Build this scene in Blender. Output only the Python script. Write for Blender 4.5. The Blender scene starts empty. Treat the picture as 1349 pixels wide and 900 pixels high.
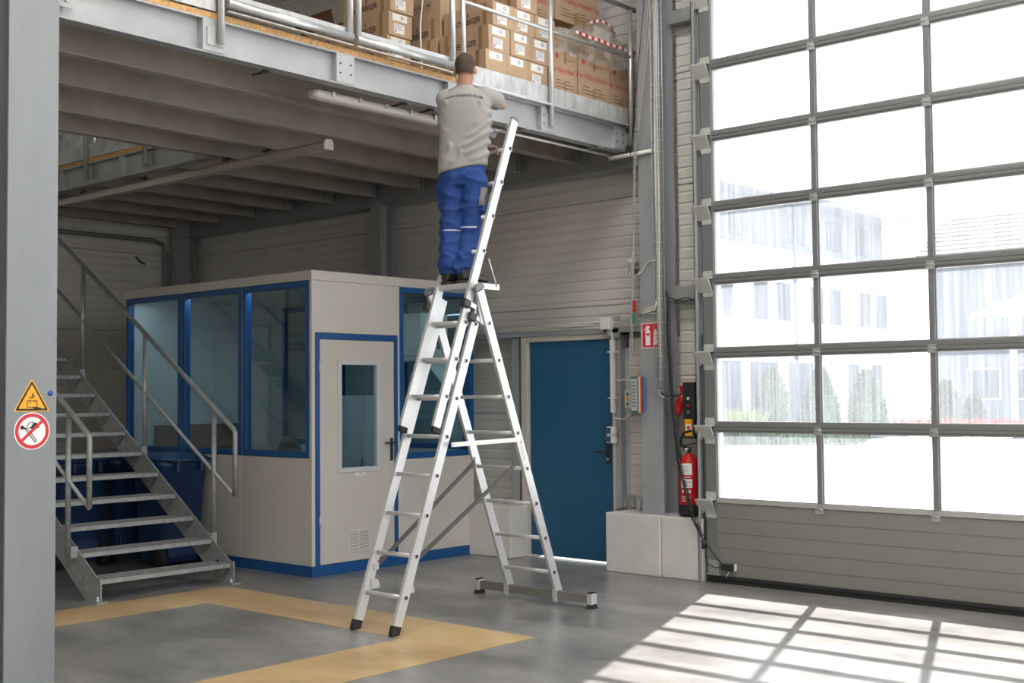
import bpy, bmesh, math, random
from mathutils import Vector as V, Matrix, noise
random.seed(7)
sc = bpy.context.scene
COL = sc.collection
PI = math.pi

# ------------------------------------------------------------------ camera
cam = bpy.data.cameras.new('camera'); cam.sensor_width = 36.0; cam.lens = 1613.1 * 36 / 1349
cam.clip_end = 500
camo = bpy.data.objects.new('camera', cam); COL.objects.link(camo)
def cam_axes(yaw, pit, rol):
    F = V((-math.sin(yaw)*math.cos(pit), math.cos(yaw)*math.cos(pit), math.sin(pit)))
    R0 = V((math.cos(yaw), math.sin(yaw), 0)); U0 = R0.cross(F)
    R = math.cos(rol)*R0 + math.sin(rol)*U0; U = -math.sin(rol)*R0 + math.cos(rol)*U0
    return R, U, F
_R, _U, _F = cam_axes(math.radians(41.673), math.radians(2.461), math.radians(-0.491))
m = Matrix.Identity(4)
for i in range(3):
    m[i][0] = _R[i]; m[i][1] = _U[i]; m[i][2] = -_F[i]
m.translation = V((0, 0, 1.6))
camo.matrix_world = m
sc.camera = camo

# ------------------------------------------------------------------ sky, sun, exposure
SKY = 2.3
w = bpy.data.worlds.new('sky'); sc.world = w; w.use_nodes = True
nt = w.node_tree; nt.nodes.clear()
out = nt.nodes.new('ShaderNodeOutputWorld'); bg = nt.nodes.new('ShaderNodeBackground')
tc = nt.nodes.new('ShaderNodeTexCoord'); sp = nt.nodes.new('ShaderNodeSeparateXYZ'); rp = nt.nodes.new('ShaderNodeValToRGB')
rp.color_ramp.elements[0].position = 0.0; rp.color_ramp.elements[0].color = (1.0, 1.0, 1.0, 1)
rp.color_ramp.elements[1].position = 0.9; rp.color_ramp.elements[1].color = (0.72, 0.86, 1.0, 1)
nt.links.new(tc.outputs['Generated'], sp.inputs[0]); nt.links.new(sp.outputs['Z'], rp.inputs[0])
nt.links.new(rp.outputs[0], bg.inputs[0]); nt.links.new(bg.outputs[0], out.inputs[0])
bg.inputs[1].default_value = SKY
sun = bpy.data.lights.new('sun', 'SUN'); sun.energy = 18.0; sun.angle = math.radians(0.6); sun.color = (1.0, 0.95, 0.87)
suno = bpy.data.objects.new('sun', sun); COL.objects.link(suno)
suno.rotation_euler = V((0.29, -0.775, -1.0)).to_track_quat('-Z', 'Y').to_euler()
def portal(name, loc, rot, sx, sy):
    l = bpy.data.lights.new(name, 'AREA'); l.shape = 'RECTANGLE'; l.size = sx; l.size_y = sy
    l.cycles.is_portal = True
    o = bpy.data.objects.new(name, l); COL.objects.link(o); o.location = loc; o.rotation_euler = rot
portal('gate_portal', (-3.75, 9.5, 2.9), (-PI/2, 0, 0), 4.6, 5.6)
portal('second_gate_portal', (3.0, 9.5, 2.9), (-PI/2, 0, 0), 5.0, 5.6)
portal('end_gates_portal', (9.2, 0.0, 3.0), (0, PI/2, 0), 5.8, 16.0)
vs = sc.view_settings
vs.view_transform = 'Standard'; vs.look = 'None'; vs.gamma = 1.0; vs.use_curve_mapping = False
vs.exposure = 0.0
try:
    sc.cycles.max_bounces = 8; sc.cycles.diffuse_bounces = 5; sc.cycles.transparent_max_bounces = 16
    sc.cycles.caustics_reflective = False; sc.cycles.caustics_refractive = False
    sc.cycles.sample_clamp_indirect = 6.0
except Exception: pass

# ------------------------------------------------------------------ materials
MATS = {}
def mat(name, col, rough=0.6, metal=0.0, var=0.0, scale=5.0, bump=0.0, bscale=40.0, rvar=0.0, spec=0.5, stretch=None, col2=None, kind='noise', detail=4.0):
    if name in MATS: return MATS[name]
    mt = bpy.data.materials.new(name); mt.use_nodes = True
    n = mt.node_tree; b = n.nodes['Principled BSDF']
    b.inputs['Base Color'].default_value = (*col, 1); b.inputs['Roughness'].default_value = rough
    b.inputs['Metallic'].default_value = metal; b.inputs['Specular IOR Level'].default_value = spec
    tcn = n.nodes.new('ShaderNodeTexCoord'); mp = n.nodes.new('ShaderNodeMapping')
    n.links.new(tcn.outputs['Object'], mp.inputs[0])
    if stretch: mp.inputs['Scale'].default_value = stretch
    if var > 0 or col2:
        if kind == 'voronoi':
            t = n.nodes.new('ShaderNodeTexVoronoi'); t.inputs['Scale'].default_value = scale; fac = t.outputs['Color']
        else:
            t = n.nodes.new('ShaderNodeTexNoise'); t.inputs['Scale'].default_value = scale; t.inputs['Detail'].default_value = detail
            t.inputs['Roughness'].default_value = 0.6; fac = t.outputs['Fac']
        n.links.new(mp.outputs[0], t.inputs['Vector'])
        r = n.nodes.new('ShaderNodeValToRGB')
        r.color_ramp.elements[0].position = 0.3; r.color_ramp.elements[1].position = 0.7
        c2 = col2 or tuple(min(1, c*(1+var)) for c in col); c1 = col if col2 else tuple(c*(1-var) for c in col)
        r.color_ramp.elements[0].color = (*c1, 1); r.color_ramp.elements[1].color = (*c2, 1)
        n.links.new(fac, r.inputs[0]); n.links.new(r.outputs[0], b.inputs['Base Color'])
        if rvar > 0:
            mr = n.nodes.new('ShaderNodeMapRange'); mr.inputs[1].default_value = .3; mr.inputs[2].default_value = .7
            mr.inputs[3].default_value = max(.02, rough-rvar); mr.inputs[4].default_value = min(1, rough+rvar)
            n.links.new(fac, mr.inputs[0]); n.links.new(mr.outputs[0], b.inputs['Roughness'])
    if bump > 0:
        t2 = n.nodes.new('ShaderNodeTexNoise'); t2.inputs['Scale'].default_value = bscale; t2.inputs['Detail'].default_value = 3
        n.links.new(mp.outputs[0], t2.inputs['Vector'])
        bp = n.nodes.new('ShaderNodeBump'); bp.inputs['Strength'].default_value = bump; bp.inputs['Distance'].default_value = .01
        n.links.new(t2.outputs['Fac'], bp.inputs['Height']); n.links.new(bp.outputs[0], b.inputs['Normal'])
    MATS[name] = mt
    return mt
def glass(name, tint=(1, 1, 1), dirt_veil=0.0, gloss=1.0):
    mt = bpy.data.materials.new(name); mt.use_nodes = True; n = mt.node_tree; n.nodes.clear()
    o = n.nodes.new('ShaderNodeOutputMaterial'); tr = n.nodes.new('ShaderNodeBsdfTransparent'); tr.inputs[0].default_value = (*tint, 1)
    gl = n.nodes.new('ShaderNodeBsdfGlossy'); gl.inputs['Roughness'].default_value = 0.02
    fr = n.nodes.new('ShaderNodeLayerWeight'); pw = n.nodes.new('ShaderNodeMath'); pw.operation = 'POWER'; pw.inputs[1].default_value = 5.0
    n.links.new(fr.outputs['Facing'], pw.inputs[0])     # Schlick reflectance, the same from both sides of the pane
    ml = n.nodes.new('ShaderNodeMath'); ml.operation = 'MULTIPLY_ADD'; ml.inputs[1].default_value = .9*min(1, gloss); ml.inputs[2].default_value = .04*gloss; ml.use_clamp = True
    n.links.new(pw.outputs[0], ml.inputs[0])
    mx = n.nodes.new('ShaderNodeMixShader'); n.links.new(ml.outputs[0], mx.inputs[0])
    n.links.new(tr.outputs[0], mx.inputs[1]); n.links.new(gl.outputs[0], mx.inputs[2]); last = mx
    if dirt_veil > 0:  # streaky dirt, plus glare from outside painted as a pale veil
        tl = n.nodes.new('ShaderNodeBsdfTranslucent'); tl.inputs[0].default_value = (.86, .91, 1, 1)
        tcn = n.nodes.new('ShaderNodeTexCoord'); mp = n.nodes.new('ShaderNodeMapping'); mp.inputs['Scale'].default_value = (30, 1, .7)
        t = n.nodes.new('ShaderNodeTexNoise'); t.inputs['Scale'].default_value = 1.6; t.inputs['Detail'].default_value = 6
        mr = n.nodes.new('ShaderNodeMapRange'); mr.inputs[1].default_value = .35; mr.inputs[2].default_value = .75
        mr.inputs[3].default_value = dirt_veil*.8; mr.inputs[4].default_value = dirt_veil*1.5
        n.links.new(tcn.outputs['Object'], mp.inputs[0]); n.links.new(mp.outputs[0], t.inputs[0]); n.links.new(t.outputs['Fac'], mr.inputs[0])
        m2 = n.nodes.new('ShaderNodeMixShader'); n.links.new(mr.outputs[0], m2.inputs[0])
        n.links.new(mx.outputs[0], m2.inputs[1]); n.links.new(tl.outputs[0], m2.inputs[2]); last = m2
    n.links.new(last.outputs[0], o.inputs[0]); MATS[name] = mt
    return mt
def floor_mat(name, a, b_, c, rough):
    mt = bpy.data.materials.new(name); mt.use_nodes = True; n = mt.node_tree; b = n.nodes['Principled BSDF']
    tcn = n.nodes.new('ShaderNodeTexCoord')
    t1 = n.nodes.new('ShaderNodeTexNoise'); t1.inputs['Scale'].default_value = 1.3; t1.inputs['Detail'].default_value = 6; t1.inputs['Roughness'].default_value = .5; t1.inputs['Distortion'].default_value = .15
    t2 = n.nodes.new('ShaderNodeTexNoise'); t2.inputs['Scale'].default_value = 7; t2.inputs['Detail'].default_value = 8
    fm = n.nodes.new('ShaderNodeMapping'); fm.inputs['Scale'].default_value = (.8, 1.7, 1); fm.inputs['Rotation'].default_value = (0, 0, .5)
    n.links.new(tcn.outputs['Object'], fm.inputs[0]); n.links.new(fm.outputs[0], t1.inputs[0]); n.links.new(tcn.outputs['Object'], t2.inputs[0])
    ad = n.nodes.new('ShaderNodeMath'); ad.operation = 'MULTIPLY_ADD'; ad.inputs[1].default_value = .35
    n.links.new(t2.outputs['Fac'], ad.inputs[0]); n.links.new(t1.outputs['Fac'], ad.inputs[2])
    r = n.nodes.new('ShaderNodeValToRGB'); e = r.color_ramp.elements
    e[0].position = .48; e[0].color = (*a, 1); e[1].position = .87; e[1].color = (*c, 1)
    x = e.new(.67); x.color = (*b_, 1)
    n.links.new(ad.outputs[0], r.inputs[0]); n.links.new(r.outputs[0], b.inputs['Base Color'])
    # scratches
    mr = n.nodes.new('ShaderNodeMapRange'); mr.inputs[1].default_value = .2; mr.inputs[2].default_value = .8
    mr.inputs[3].default_value = rough-.10; mr.inputs[4].default_value = rough+.14
    b.inputs['Roughness'].default_value = rough
    b.inputs['Specular IOR Level'].default_value = .5
    MATS[name] = mt; return mt
FLOOR = floor_mat('polished_concrete', (.130, .125, .118), (.205, .197, .186), (.29, .28, .264), .29)
YEL = floor_mat('floor_paint_ochre', (.36, .235, .108), (.49, .33, .158), (.58, .41, .21), .34)
PANEL = mat('panel_paint', (.60, .585, .55), .5, var=.03, scale=2)
GALV = mat('galvanised_steel', (.40, .41, .42), .45, .55, var=.16, scale=9, rvar=.08, bump=.05, bscale=30)
GALVB = mat('galvanised_beam', (.37, .38, .395), .48, .3, var=.14, scale=2.5, rvar=.08)
JOIST = mat('galvanised_joist', (.36, .335, .30), .55, .2, var=.14, scale=3, rvar=.06)
GALVC = mat('galvanised_column', (.35, .365, .385), .5, .3, var=.10, scale=3, rvar=.06, stretch=(1, 1, .35))
TUBE = mat('galvanised_tube', (.60, .61, .62), .34, .6, var=.07, scale=14, rvar=.06)
STAIR = mat('galvanised_stair', (.34, .35, .35), .5, .5, var=.22, scale=22, rvar=.1)
ALU = mat('aluminium', (.64, .64, .645), .36, .55, var=.03, scale=3, rvar=.06, stretch=(20, 1, 1))
ALUG = mat('grey_brace', (.09, .088, .086), .5, .3)
RUBBER = mat('black_rubber', (.012, .012, .013), .7, var=.2, scale=30)
BLACKP = mat('black_plastic', (.02, .021, .023), .42)
GREYP = mat('grey_plastic', (.16, .17, .18), .45)
WHITEP = mat('white_plastic', (.72, .70, .66), .45)
CAB = mat('cabin_panel', (.53, .505, .468), .5, var=.02, scale=3)
CABBLUE = mat('cabin_blue', (.006, .072, .235), .38)
DOORBLUE = mat('door_blue', (.010, .085, .18), .5, var=.06, scale=3)
FRAMEB = mat('door_frame_beige', (.50, .47, .42), .5)
CONC = mat('cast_concrete', (.56, .545, .52), .85, var=.06, scale=4, bump=.25, bscale=35)
GATEG = mat('gate_grey_paint', (.21, .20, .185), .5, .1, var=.04, scale=3)
GATEA = mat('gate_grey_aluminium', (.20, .20, .20), .4, .35)
GLASS = glass('gate_glass', (.97, .98, 1), dirt_veil=.066, gloss=.6)
CABGLASS = glass('cabin_glass', (.80, .92, .97), gloss=1.2)
CARD = mat('cardboard', (.46, .322, .212), .8, var=.07, scale=4, bump=.05, bscale=60)
CARD2 = mat('cardboard_tan', (.42, .29, .195), .8, var=.07, scale=4, bump=.05, bscale=60)
TAPE = mat('parcel_tape', (.30, .18, .085), .3)
PAPER = mat('white_label', (.78, .78, .78), .6)
INK = mat('black_ink', (.012, .012, .014), .6)
REDINK = mat('red_ink', (.45, .06, .05), .6)
WOOD = mat('pallet_wood', (.36, .23, .12), .8, var=.25, scale=10, stretch=(1, 8, 8), bump=.2)
CHIP = mat('chipboard', (.52, .30, .12), .75, var=.35, scale=60, bump=.3, bscale=80)
RED = mat('red_paint', (.50, .012, .014), .32)
SIGNRED = mat('sign_red', (.55, .02, .03), .4)
SIGNYEL = mat('sign_yellow', (.80, .38, .01), .4)
SIGNW = mat('sign_white', (.80, .80, .80), .4)
BLUEDOT = mat('blue_sticker', (.01, .07, .30), .4)
BIN = mat('bin_blue_plastic', (.010, .036, .105), .45, var=.1, scale=6)
BINL = mat('bin_lid_blue', (.013, .045, .13), .4)
SKIN = mat('skin', (.42, .21, .14), .5, var=.06, scale=12)
HAIR = mat('short_brown_hair', (.055, .034, .022), .8, var=.4, scale=90, bump=.4, bscale=260)
SHIRT = mat('grey_cotton', (.285, .278, .262), .9, var=.05, scale=60, bump=.1, bscale=300)
TROU = mat('blue_work_twill', (.007, .042, .19), .8, var=.12, scale=7, bump=.08, bscale=300)
NAVY = mat('navy_twill', (.006, .012, .05), .85)
SHOE = mat('black_leather', (.016, .015, .014), .45)
SOLE = mat('dark_sole', (.03, .028, .024), .7)
FOIL = None
ROOF = mat('roof_sheet_grey_green', (.16, .18, .16), .6, var=.05, scale=2)
OUTG = mat('yard_paving', (.55, .54, .51), .9, var=.06, scale=1.5)
RENDER_ = mat('white_render', (.80, .80, .80), .9, var=.03, scale=1)
CLAD = mat('grey_cladding', (.20, .22, .26), .7, var=.05, scale=1)
TILE = mat('roof_tile_red', (.075, .05, .05), .8, var=.15, scale=2)
WINDK = mat('far_window', (.10, .115, .14), .2)
LEAF = mat('conifer_green', (.06, .12, .035), .8, var=.4, scale=3)
GRASS = mat('ornamental_grass', (.30, .36, .08), .8, var=.3, scale=3)
FLOWR = mat('red_blossom', (.5, .10, .07), .8, var=.4, scale=5)
def foil_mat():
    mt = bpy.data.materials.new('stretch_film'); mt.use_nodes = True; n = mt.node_tree; n.nodes.clear()
    o = n.nodes.new('ShaderNodeOutputMaterial'); tr = n.nodes.new('ShaderNodeBsdfTransparent'); tr.inputs[0].default_value = (.93, .92, .9, 1)
    p = n.nodes.new('ShaderNodeBsdfPrincipled'); p.inputs['Base Color'].default_value = (.6, .58, .55, 1); p.inputs['Roughness'].default_value = .15
    t = n.nodes.new('ShaderNodeTexNoise'); t.inputs['Scale'].default_value = 7; t.inputs['Detail'].default_value = 5
    tcn = n.nodes.new('ShaderNodeTexCoord'); n.links.new(tcn.outputs['Object'], t.inputs[0])
    mr = n.nodes.new('ShaderNodeMapRange'); mr.inputs[1].default_value = .4; mr.inputs[2].default_value = .7; mr.inputs[3].default_value = .16; mr.inputs[4].default_value = .5
    n.links.new(t.outputs['Fac'], mr.inputs[0]); mx = n.nodes.new('ShaderNodeMixShader'); n.links.new(mr.outputs[0], mx.inputs[0])
    n.links.new(tr.outputs[0], mx.inputs[1]); n.links.new(p.outputs[0], mx.inputs[2]); n.links.new(mx.outputs[0], o.inputs[0])
    return mt
FOIL = foil_mat()

# ------------------------------------------------------------------ mesh builder
class MB:
    def __init__(s): s.v = []; s.f = []; s.sm = []
    def add(s, vs_, fs, smooth=False):
        k = len(s.v); s.v += [tuple(p) for p in vs_]
        for f in fs: s.f.append(tuple(i+k for i in f)); s.sm.append(smooth)
        return s
    def box(s, x0, y0, z0, x1, y1, z1):
        x0, x1 = min(x0, x1), max(x0, x1); y0, y1 = min(y0, y1), max(y0, y1); z0, z1 = min(z0, z1), max(z0, z1)
        return s.add([(x0,y0,z0),(x1,y0,z0),(x1,y1,z0),(x0,y1,z0),(x0,y0,z1),(x1,y0,z1),(x1,y1,z1),(x0,y1,z1)],
                     [(3,2,1,0),(4,5,6,7),(0,1,5,4),(1,2,6,5),(2,3,7,6),(3,0,4,7)])
    def obox(s, c, ax, ay, az):           # centre and three half-axis vectors
        c, ax, ay, az = V(c), V(ax), V(ay), V(az)
        if ax.cross(ay).dot(az) < 0: az = -az
        p = [c+sx*ax+sy*ay+sz*az for sz in (-1, 1) for sx, sy in ((-1,-1),(1,-1),(1,1),(-1,1))]
        return s.add(p, [(3,2,1,0),(4,5,6,7),(0,1,5,4),(1,2,6,5),(2,3,7,6),(3,0,4,7)])
    def prism(s, poly, vec, smooth=False):  # planar polygon of 3-D points swept along vec
        p = [V(q) for q in poly]; vec = V(vec); n = len(p)
        nn = V((0,0,0))
        for i in range(n): nn += (p[i]-p[0]).cross(p[(i+1) % n]-p[0])
        if nn.dot(vec) < 0: p.reverse()
        k = len(s.v); s.v += [tuple(q) for q in p] + [tuple(q+vec) for q in p]
        s.f.append(tuple(k+i for i in reversed(range(n)))); s.sm.append(False)
        s.f.append(tuple(k+n+i for i in range(n))); s.sm.append(False)
        for i in range(n):
            j = (i+1) % n; s.f.append((k+i, k+j, k+n+j, k+n+i)); s.sm.append(smooth)
        return s
    def cyl(s, a, b, r, n=12, r2=None):
        a, b = V(a), V(b); d = (b-a).normalized(); u = d.orthogonal().normalized(); w_ = d.cross(u); r2 = r if r2 is None else r2
        k = len(s.v)
        for c, q in ((a, r), (b, r2)):
            for i in range(n):
                t = 2*PI*i/n; s.v.append(tuple(c+q*(math.cos(t)*u+math.sin(t)*w_)))
        for i in range(n):
            j = (i+1) % n; s.f.append((k+i, k+j, k+n+j, k+n+i)); s.sm.append(True)
        s.f.append(tuple(k+i for i in reversed(range(n)))); s.sm.append(False)
        s.f.append(tuple(k+n+i for i in range(n))); s.sm.append(False)
        return s
    def tube(s, path, r, n=8):
        P = [V(p) for p in path]; k0 = None; prev = None
        for i, p in enumerate(P):
            d = ((P[min(i+1, len(P)-1)]-P[max(i-1, 0)])).normalized()
            if prev is None: u = d.orthogonal().normalized()
            else:
                u = prev - d*prev.dot(d)
                u = u.normalized() if u.length > 1e-6 else d.orthogonal().normalized()
            prev = u; w_ = d.cross(u); k = len(s.v)
            for a in range(n):
                t = 2*PI*a/n; s.v.append(tuple(p+r*(math.cos(t)*u+math.sin(t)*w_)))
            if i:
                for a in range(n):
                    b = (a+1) % n; s.f.append((k-n+a, k-n+b, k+b, k+a)); s.sm.append(True)
            else: s.f.append(tuple(k+a for a in reversed(range(n)))); s.sm.append(False)
        k = len(s.v)-n; s.f.append(tuple(k+a for a in range(n))); s.sm.append(False)
        return s
    def lathe(s, prof, c, n=24, axis='z'):
        c = V(c); k = len(s.v)
        def P(r, h, t):
            if axis == 'z': return c+V((r*math.cos(t), r*math.sin(t), h))
            if axis == 'y': return c+V((r*math.sin(t), h, r*math.cos(t)))
            return c+V((h, r*math.cos(t), r*math.sin(t)))
        for r, h in prof:
            for i in range(n): s.v.append(tuple(P(r, h, 2*PI*i/n)))
        for a in range(len(prof)-1):
            for i in range(n):
                j = (i+1) % n; s.f.append((k+a*n+i, k+a*n+j, k+(a+1)*n+j, k+(a+1)*n+i)); s.sm.append(True)
        s.f.append(tuple(k+i for i in reversed(range(n)))); s.sm.append(False)
        q = k+(len(prof)-1)*n; s.f.append(tuple(q+i for i in range(n))); s.sm.append(False)
        return s
    def ell(s, c, ax, ay, az, nu=16, nv=10):
        c, ax, ay, az = V(c), V(ax), V(ay), V(az); k = len(s.v)
        if ax.cross(ay).dot(az) < 0: ax = -ax
        s.v.append(tuple(c-az))
        for j in range(1, nv):
            t = -PI/2+PI*j/nv
            for i in range(nu):
                p = 2*PI*i/nu; s.v.append(tuple(c+math.cos(t)*(math.cos(p)*ax+math.sin(p)*ay)+math.sin(t)*az))
        s.v.append(tuple(c+az)); top = len(s.v)-1
        for i in range(nu):
            j = (i+1) % nu; s.f.append((k, k+1+j, k+1+i)); s.sm.append(True)
            s.f.append((top, top-nu+i, top-nu+j)); s.sm.append(True)
        for a in range(nv-2):
            for i in range(nu):
                j = (i+1) % nu; q = k+1+a*nu; s.f.append((q+i, q+j, q+nu+j, q+nu+i)); s.sm.append(True)
        return s
    def ball(s, c, r): return s.ell(c, (r,0,0), (0,r,0), (0,0,r))
    def cap(s, a, b, ra, rb=None):
        rb = ra if rb is None else rb
        return s.cyl(a, b, ra, 14, rb).ball(a, ra*1.0).ball(b, rb*1.0)
    def loft(s, rings, n=28, power=2.0):    # rings: (centre, half-axis x, half-axis y)
        k = len(s.v)
        for c, ax, ay in rings:
            c, ax, ay = V(c), V(ax), V(ay)
            for i in range(n):
                t = 2*PI*i/n; cx, sx = math.cos(t), math.sin(t)
                e = 2/power
                s.v.append(tuple(c+ax*math.copysign(abs(cx)**e, cx)+ay*math.copysign(abs(sx)**e, sx)))
        for a in range(len(rings)-1):
            for i in range(n):
                j = (i+1) % n; s.f.append((k+a*n+i, k+a*n+j, k+(a+1)*n+j, k+(a+1)*n+i)); s.sm.append(True)
        s.f.append(tuple(k+i for i in reversed(range(n)))); s.sm.append(False)
        q = k+(len(rings)-1)*n; s.f.append(tuple(q+i for i in range(n))); s.sm.append(False)
        return s
    def mesh(s, name):
        me = bpy.data.meshes.new(name); me.from_pydata(s.v, [], s.f); me.update()
        me.polygons.foreach_set('use_smooth', s.sm)
        return me
    def fix(s, me):
        bm = bmesh.new(); bm.from_mesh(me); bmesh.ops.recalc_face_normals(bm, faces=bm.faces); bm.to_mesh(me); bm.free(); return me
    def build(s, name, mt, parent=None, bevel=0, recalc=False, **props):
        me = s.mesh(name)
        if recalc: s.fix(me)
        me.materials.append(mt)
        return link(name, me, parent, bevel, **props)
def link(name, me, parent=None, bevel=0, **props):
    o = bpy.data.objects.new(name, me); COL.objects.link(o)
    if parent is not None: adopt(o, parent)
    if bevel:
        b = o.modifiers.new('bevel', 'BEVEL'); b.width = bevel; b.segments = 2; b.limit_method = 'ANGLE'; b.angle_limit = 1.0
    for k_, v_ in props.items(): o[k_] = v_
    return o
def world_m(o):
    mm = Matrix.LocRotScale(o.location, o.rotation_euler.to_quaternion(), o.scale)
    return world_m(o.parent) @ o.matrix_parent_inverse @ mm if o.parent else mm
def adopt(o, parent):
    o.parent = parent; o.matrix_parent_inverse = world_m(parent).inverted()
def thing(name, label, cat, loc=(0,0,0), group=None, kind=None):
    o = bpy.data.objects.new(name, None); COL.objects.link(o); o.location = loc; o.empty_display_size = .1
    o['label'] = label; o['category'] = cat
    if group: o['group'] = group
    if kind: o['kind'] = kind
    return o
def tag(o, label, cat, group=None, kind=None):
    o['label'] = label; o['category'] = cat
    if group: o['group'] = group
    if kind: o['kind'] = kind
    return o
def dup(o, off, parent=None, name=None):    # a part copied to another place, sharing its mesh
    c = o.copy(); COL.objects.link(c); c.parent = parent or o.parent
    if c.parent: c.matrix_parent_inverse = world_m(c.parent).inverted()
    c.location = V(o.location)+V(off)
    return c
def box(name, mt, parent, x0, y0, z0, x1, y1, z1, bevel=0, **p):
    return MB().box(x0,y0,z0,x1,y1,z1).build(name, mt, parent, bevel, **p)
_txt = {}
def text_data(s, shear=0, bold=0, space=1.0):
    key = (s, shear, bold, space)
    if key not in _txt:
        cu = bpy.data.curves.new('t', 'FONT'); cu.body = s; cu.shear = shear; cu.offset = bold; cu.space_character = space
        cu.align_x = 'CENTER'; cu.align_y = 'CENTER'; cu.resolution_u = 2
        o = bpy.data.objects.new('t', cu); COL.objects.link(o)
        dg = bpy.context.evaluated_depsgraph_get(); me = bpy.data.meshes.new_from_object(o.evaluated_get(dg))
        _txt[key] = ([v.co.copy() for v in me.vertices], [tuple(p.vertices) for p in me.polygons])
        bpy.data.objects.remove(o); bpy.data.curves.remove(cu); bpy.data.meshes.remove(me)
    return _txt[key]
def text_into(mb, s, c, r, u, size, sx=1.0, **k):
    vs_, fs = text_data(s, **k); c, r, u = V(c), V(r).normalized(), V(u).normalized()
    return mb.add([c+r*(p.x*size*sx)+u*(p.y*size) for p in vs_], fs)

def ibeam(mb, a, b, h, wd, tf=.012, tw=.008, up=(0,0,1)):
    """I section from a to b (a,b = centre of the bottom flange underside)"""
    a, b, up = V(a), V(b), V(up); d = (b-a).normalized(); sd = d.cross(up).normalized()
    P = [(-wd/2,0),(wd/2,0),(wd/2,tf),(tw/2,tf),(tw/2,h-tf),(wd/2,h-tf),(wd/2,h),(-wd/2,h),(-wd/2,h-tf),(-tw/2,h-tf),(-tw/2,tf),(-wd/2,tf)]
    pts = [a+sd*x+up*z for x, z in P]
    n = len(pts); k = len(mb.v); L = b-a
    mb.v += [tuple(q) for q in pts]+[tuple(q+L) for q in pts]
    for quad in ((0,1,2,11),(3,4,9,10),(5,6,7,8)):
        for f, rev in ((quad, True), (tuple(n+i for i in quad), False)):
            ff = tuple(k+i for i in f); mb.f.append(ff[::-1] if rev else ff); mb.sm.append(False)
    for i in range(n):
        j = (i+1) % n; mb.f.append((k+i, k+j, k+n+j, k+n+i)); mb.sm.append(False)
    return mb

# ================================================================== SETTING
WY, WX = 9.4, -14.25         # inner faces of the gate wall and of the left wall
ZR = 7.6
fl = box('floor', FLOOR, None, -14.6, -10, -.2, 9.5, 9.55, 0); tag(fl, 'polished grey concrete hall floor with scuffs and soft reflections', 'floor', kind='structure')
ye = thing('trim_1', 'ochre yellow painted bay outline on the concrete floor', 'floor marking', (-7, 5, 0), kind='structure')
def strip(*pts): MB().prism([(x, y, .0005) for x, y in pts], (0,0,.0012)).build('painted_stripe', YEL, ye)
strip((-8.74,6.158),(-5.30,6.158),(-5.96,5.573),(-8.15,5.573))
strip((-8.74,6.158),(-8.15,5.573),(-8.15,1.0),(-8.74,.5))
strip((-5.30,6.158),(-5.30,.5),(-5.96,1.0),(-5.96,5.573))
strip((-8.74,.5),(-8.15,1.0),(-5.96,1.0),(-5.30,.5))

def wall_panel(mb, a, b, z0, z1, inward, pitch=.1, thick=.1):
    """one sandwich panel from a to b (floor points), micro-ribbed on the inward face"""
    a, b, inward = V((*a,0)), V((*b,0)), V((*inward,0))
    prof = [(z0, -.02), (z0+.010, 0)]
    z = z0+pitch*.5
    while z < z1-.03:
        prof += [(z-.018, 0), (z-.006, -.007), (z+.006, -.007), (z+.010, 0)]
        z += pitch
    prof += [(z1-.010, 0), (z1, -.02)]
    k = len(mb.v); n = len(prof)
    for p in (a, b):
        for zz, d in prof: mb.v.append(tuple(p+inward*d+V((0,0,zz))))
        mb.v.append(tuple(p-inward*thick+V((0,0,z1)))); mb.v.append(tuple(p-inward*thick+V((0,0,z0))))
    m_ = n+2
    for i in range(m_):
        j = (i+1) % m_; mb.f.append((k+i, k+j, k+m_+j, k+m_+i)); mb.sm.append(False)
    mb.f.append(tuple(k+i for i in reversed(range(m_)))); mb.sm.append(False)
    mb.f.append(tuple(k+m_+i for i in range(m_))); mb.sm.append(False)
ROWS = [-.2, .38, 1.40, 2.445, 3.465, 4.48, 5.5, 6.52, 7.6]
wb = thing('wall_back', 'off-white ribbed sandwich panel wall holding the gate and the blue door', 'wall', (-7, WY, 0), kind='structure')
def rowpanel(x0, x1, z0, z1): 
    mb = MB(); wall_panel(mb, (x0, WY), (x1, WY), z0, z1, (0,-1)); mb.build('panel', PANEL, wb, recalc=True)
for z0, z1 in zip(ROWS[:-1], ROWS[1:]):
    if z1 <= 1.5: rowpanel(WX-.1, -8.12, z0, z1); rowpanel(-6.88, -5.95, z0, z1)
    elif z1 < 2.5: rowpanel(WX-.1, -8.12, z0, z1); rowpanel(-6.88, -5.95, z0, z1); rowpanel(-8.12, -6.88, 2.2, z1)
    elif z1 < 5.6: rowpanel(WX-.1, -5.95, z0, z1)
    else: rowpanel(WX-.1, 9.4, z0, z1)
    if z1 < 5.6: rowpanel(-1.6, .5, z0, z1); rowpanel(5.5, 9.4, z0, z1)
for z0, z1 in zip(ROWS[:-1], ROWS[1:]):
    mb = MB(); wall_panel(mb, (-6.155, 9.18), (-5.76, 9.18), z0, z1, (0,-1), thick=.06); mb.build('panel', PANEL, wb, recalc=True)
    if z0 < 1.5:
        mb = MB(); wall_panel(mb, (-6.765, 9.24), (-6.155, 9.24), z0, min(z1, 2.12), (0,-1), thick=.06); mb.build('panel', PANEL, wb, recalc=True)
wl = thing('wall_left', 'dim ribbed sandwich panel wall behind the stairs', 'wall', (WX, 3, 0), kind='structure')
for z0, z1 in zip(ROWS[:-1], ROWS[1:]):
    mb = MB(); wall_panel(mb, (WX, -10), (WX, WY), z0+.012, z1+.012, (1,0)); mb.build('panel', PANEL, wl, recalc=True)
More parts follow.
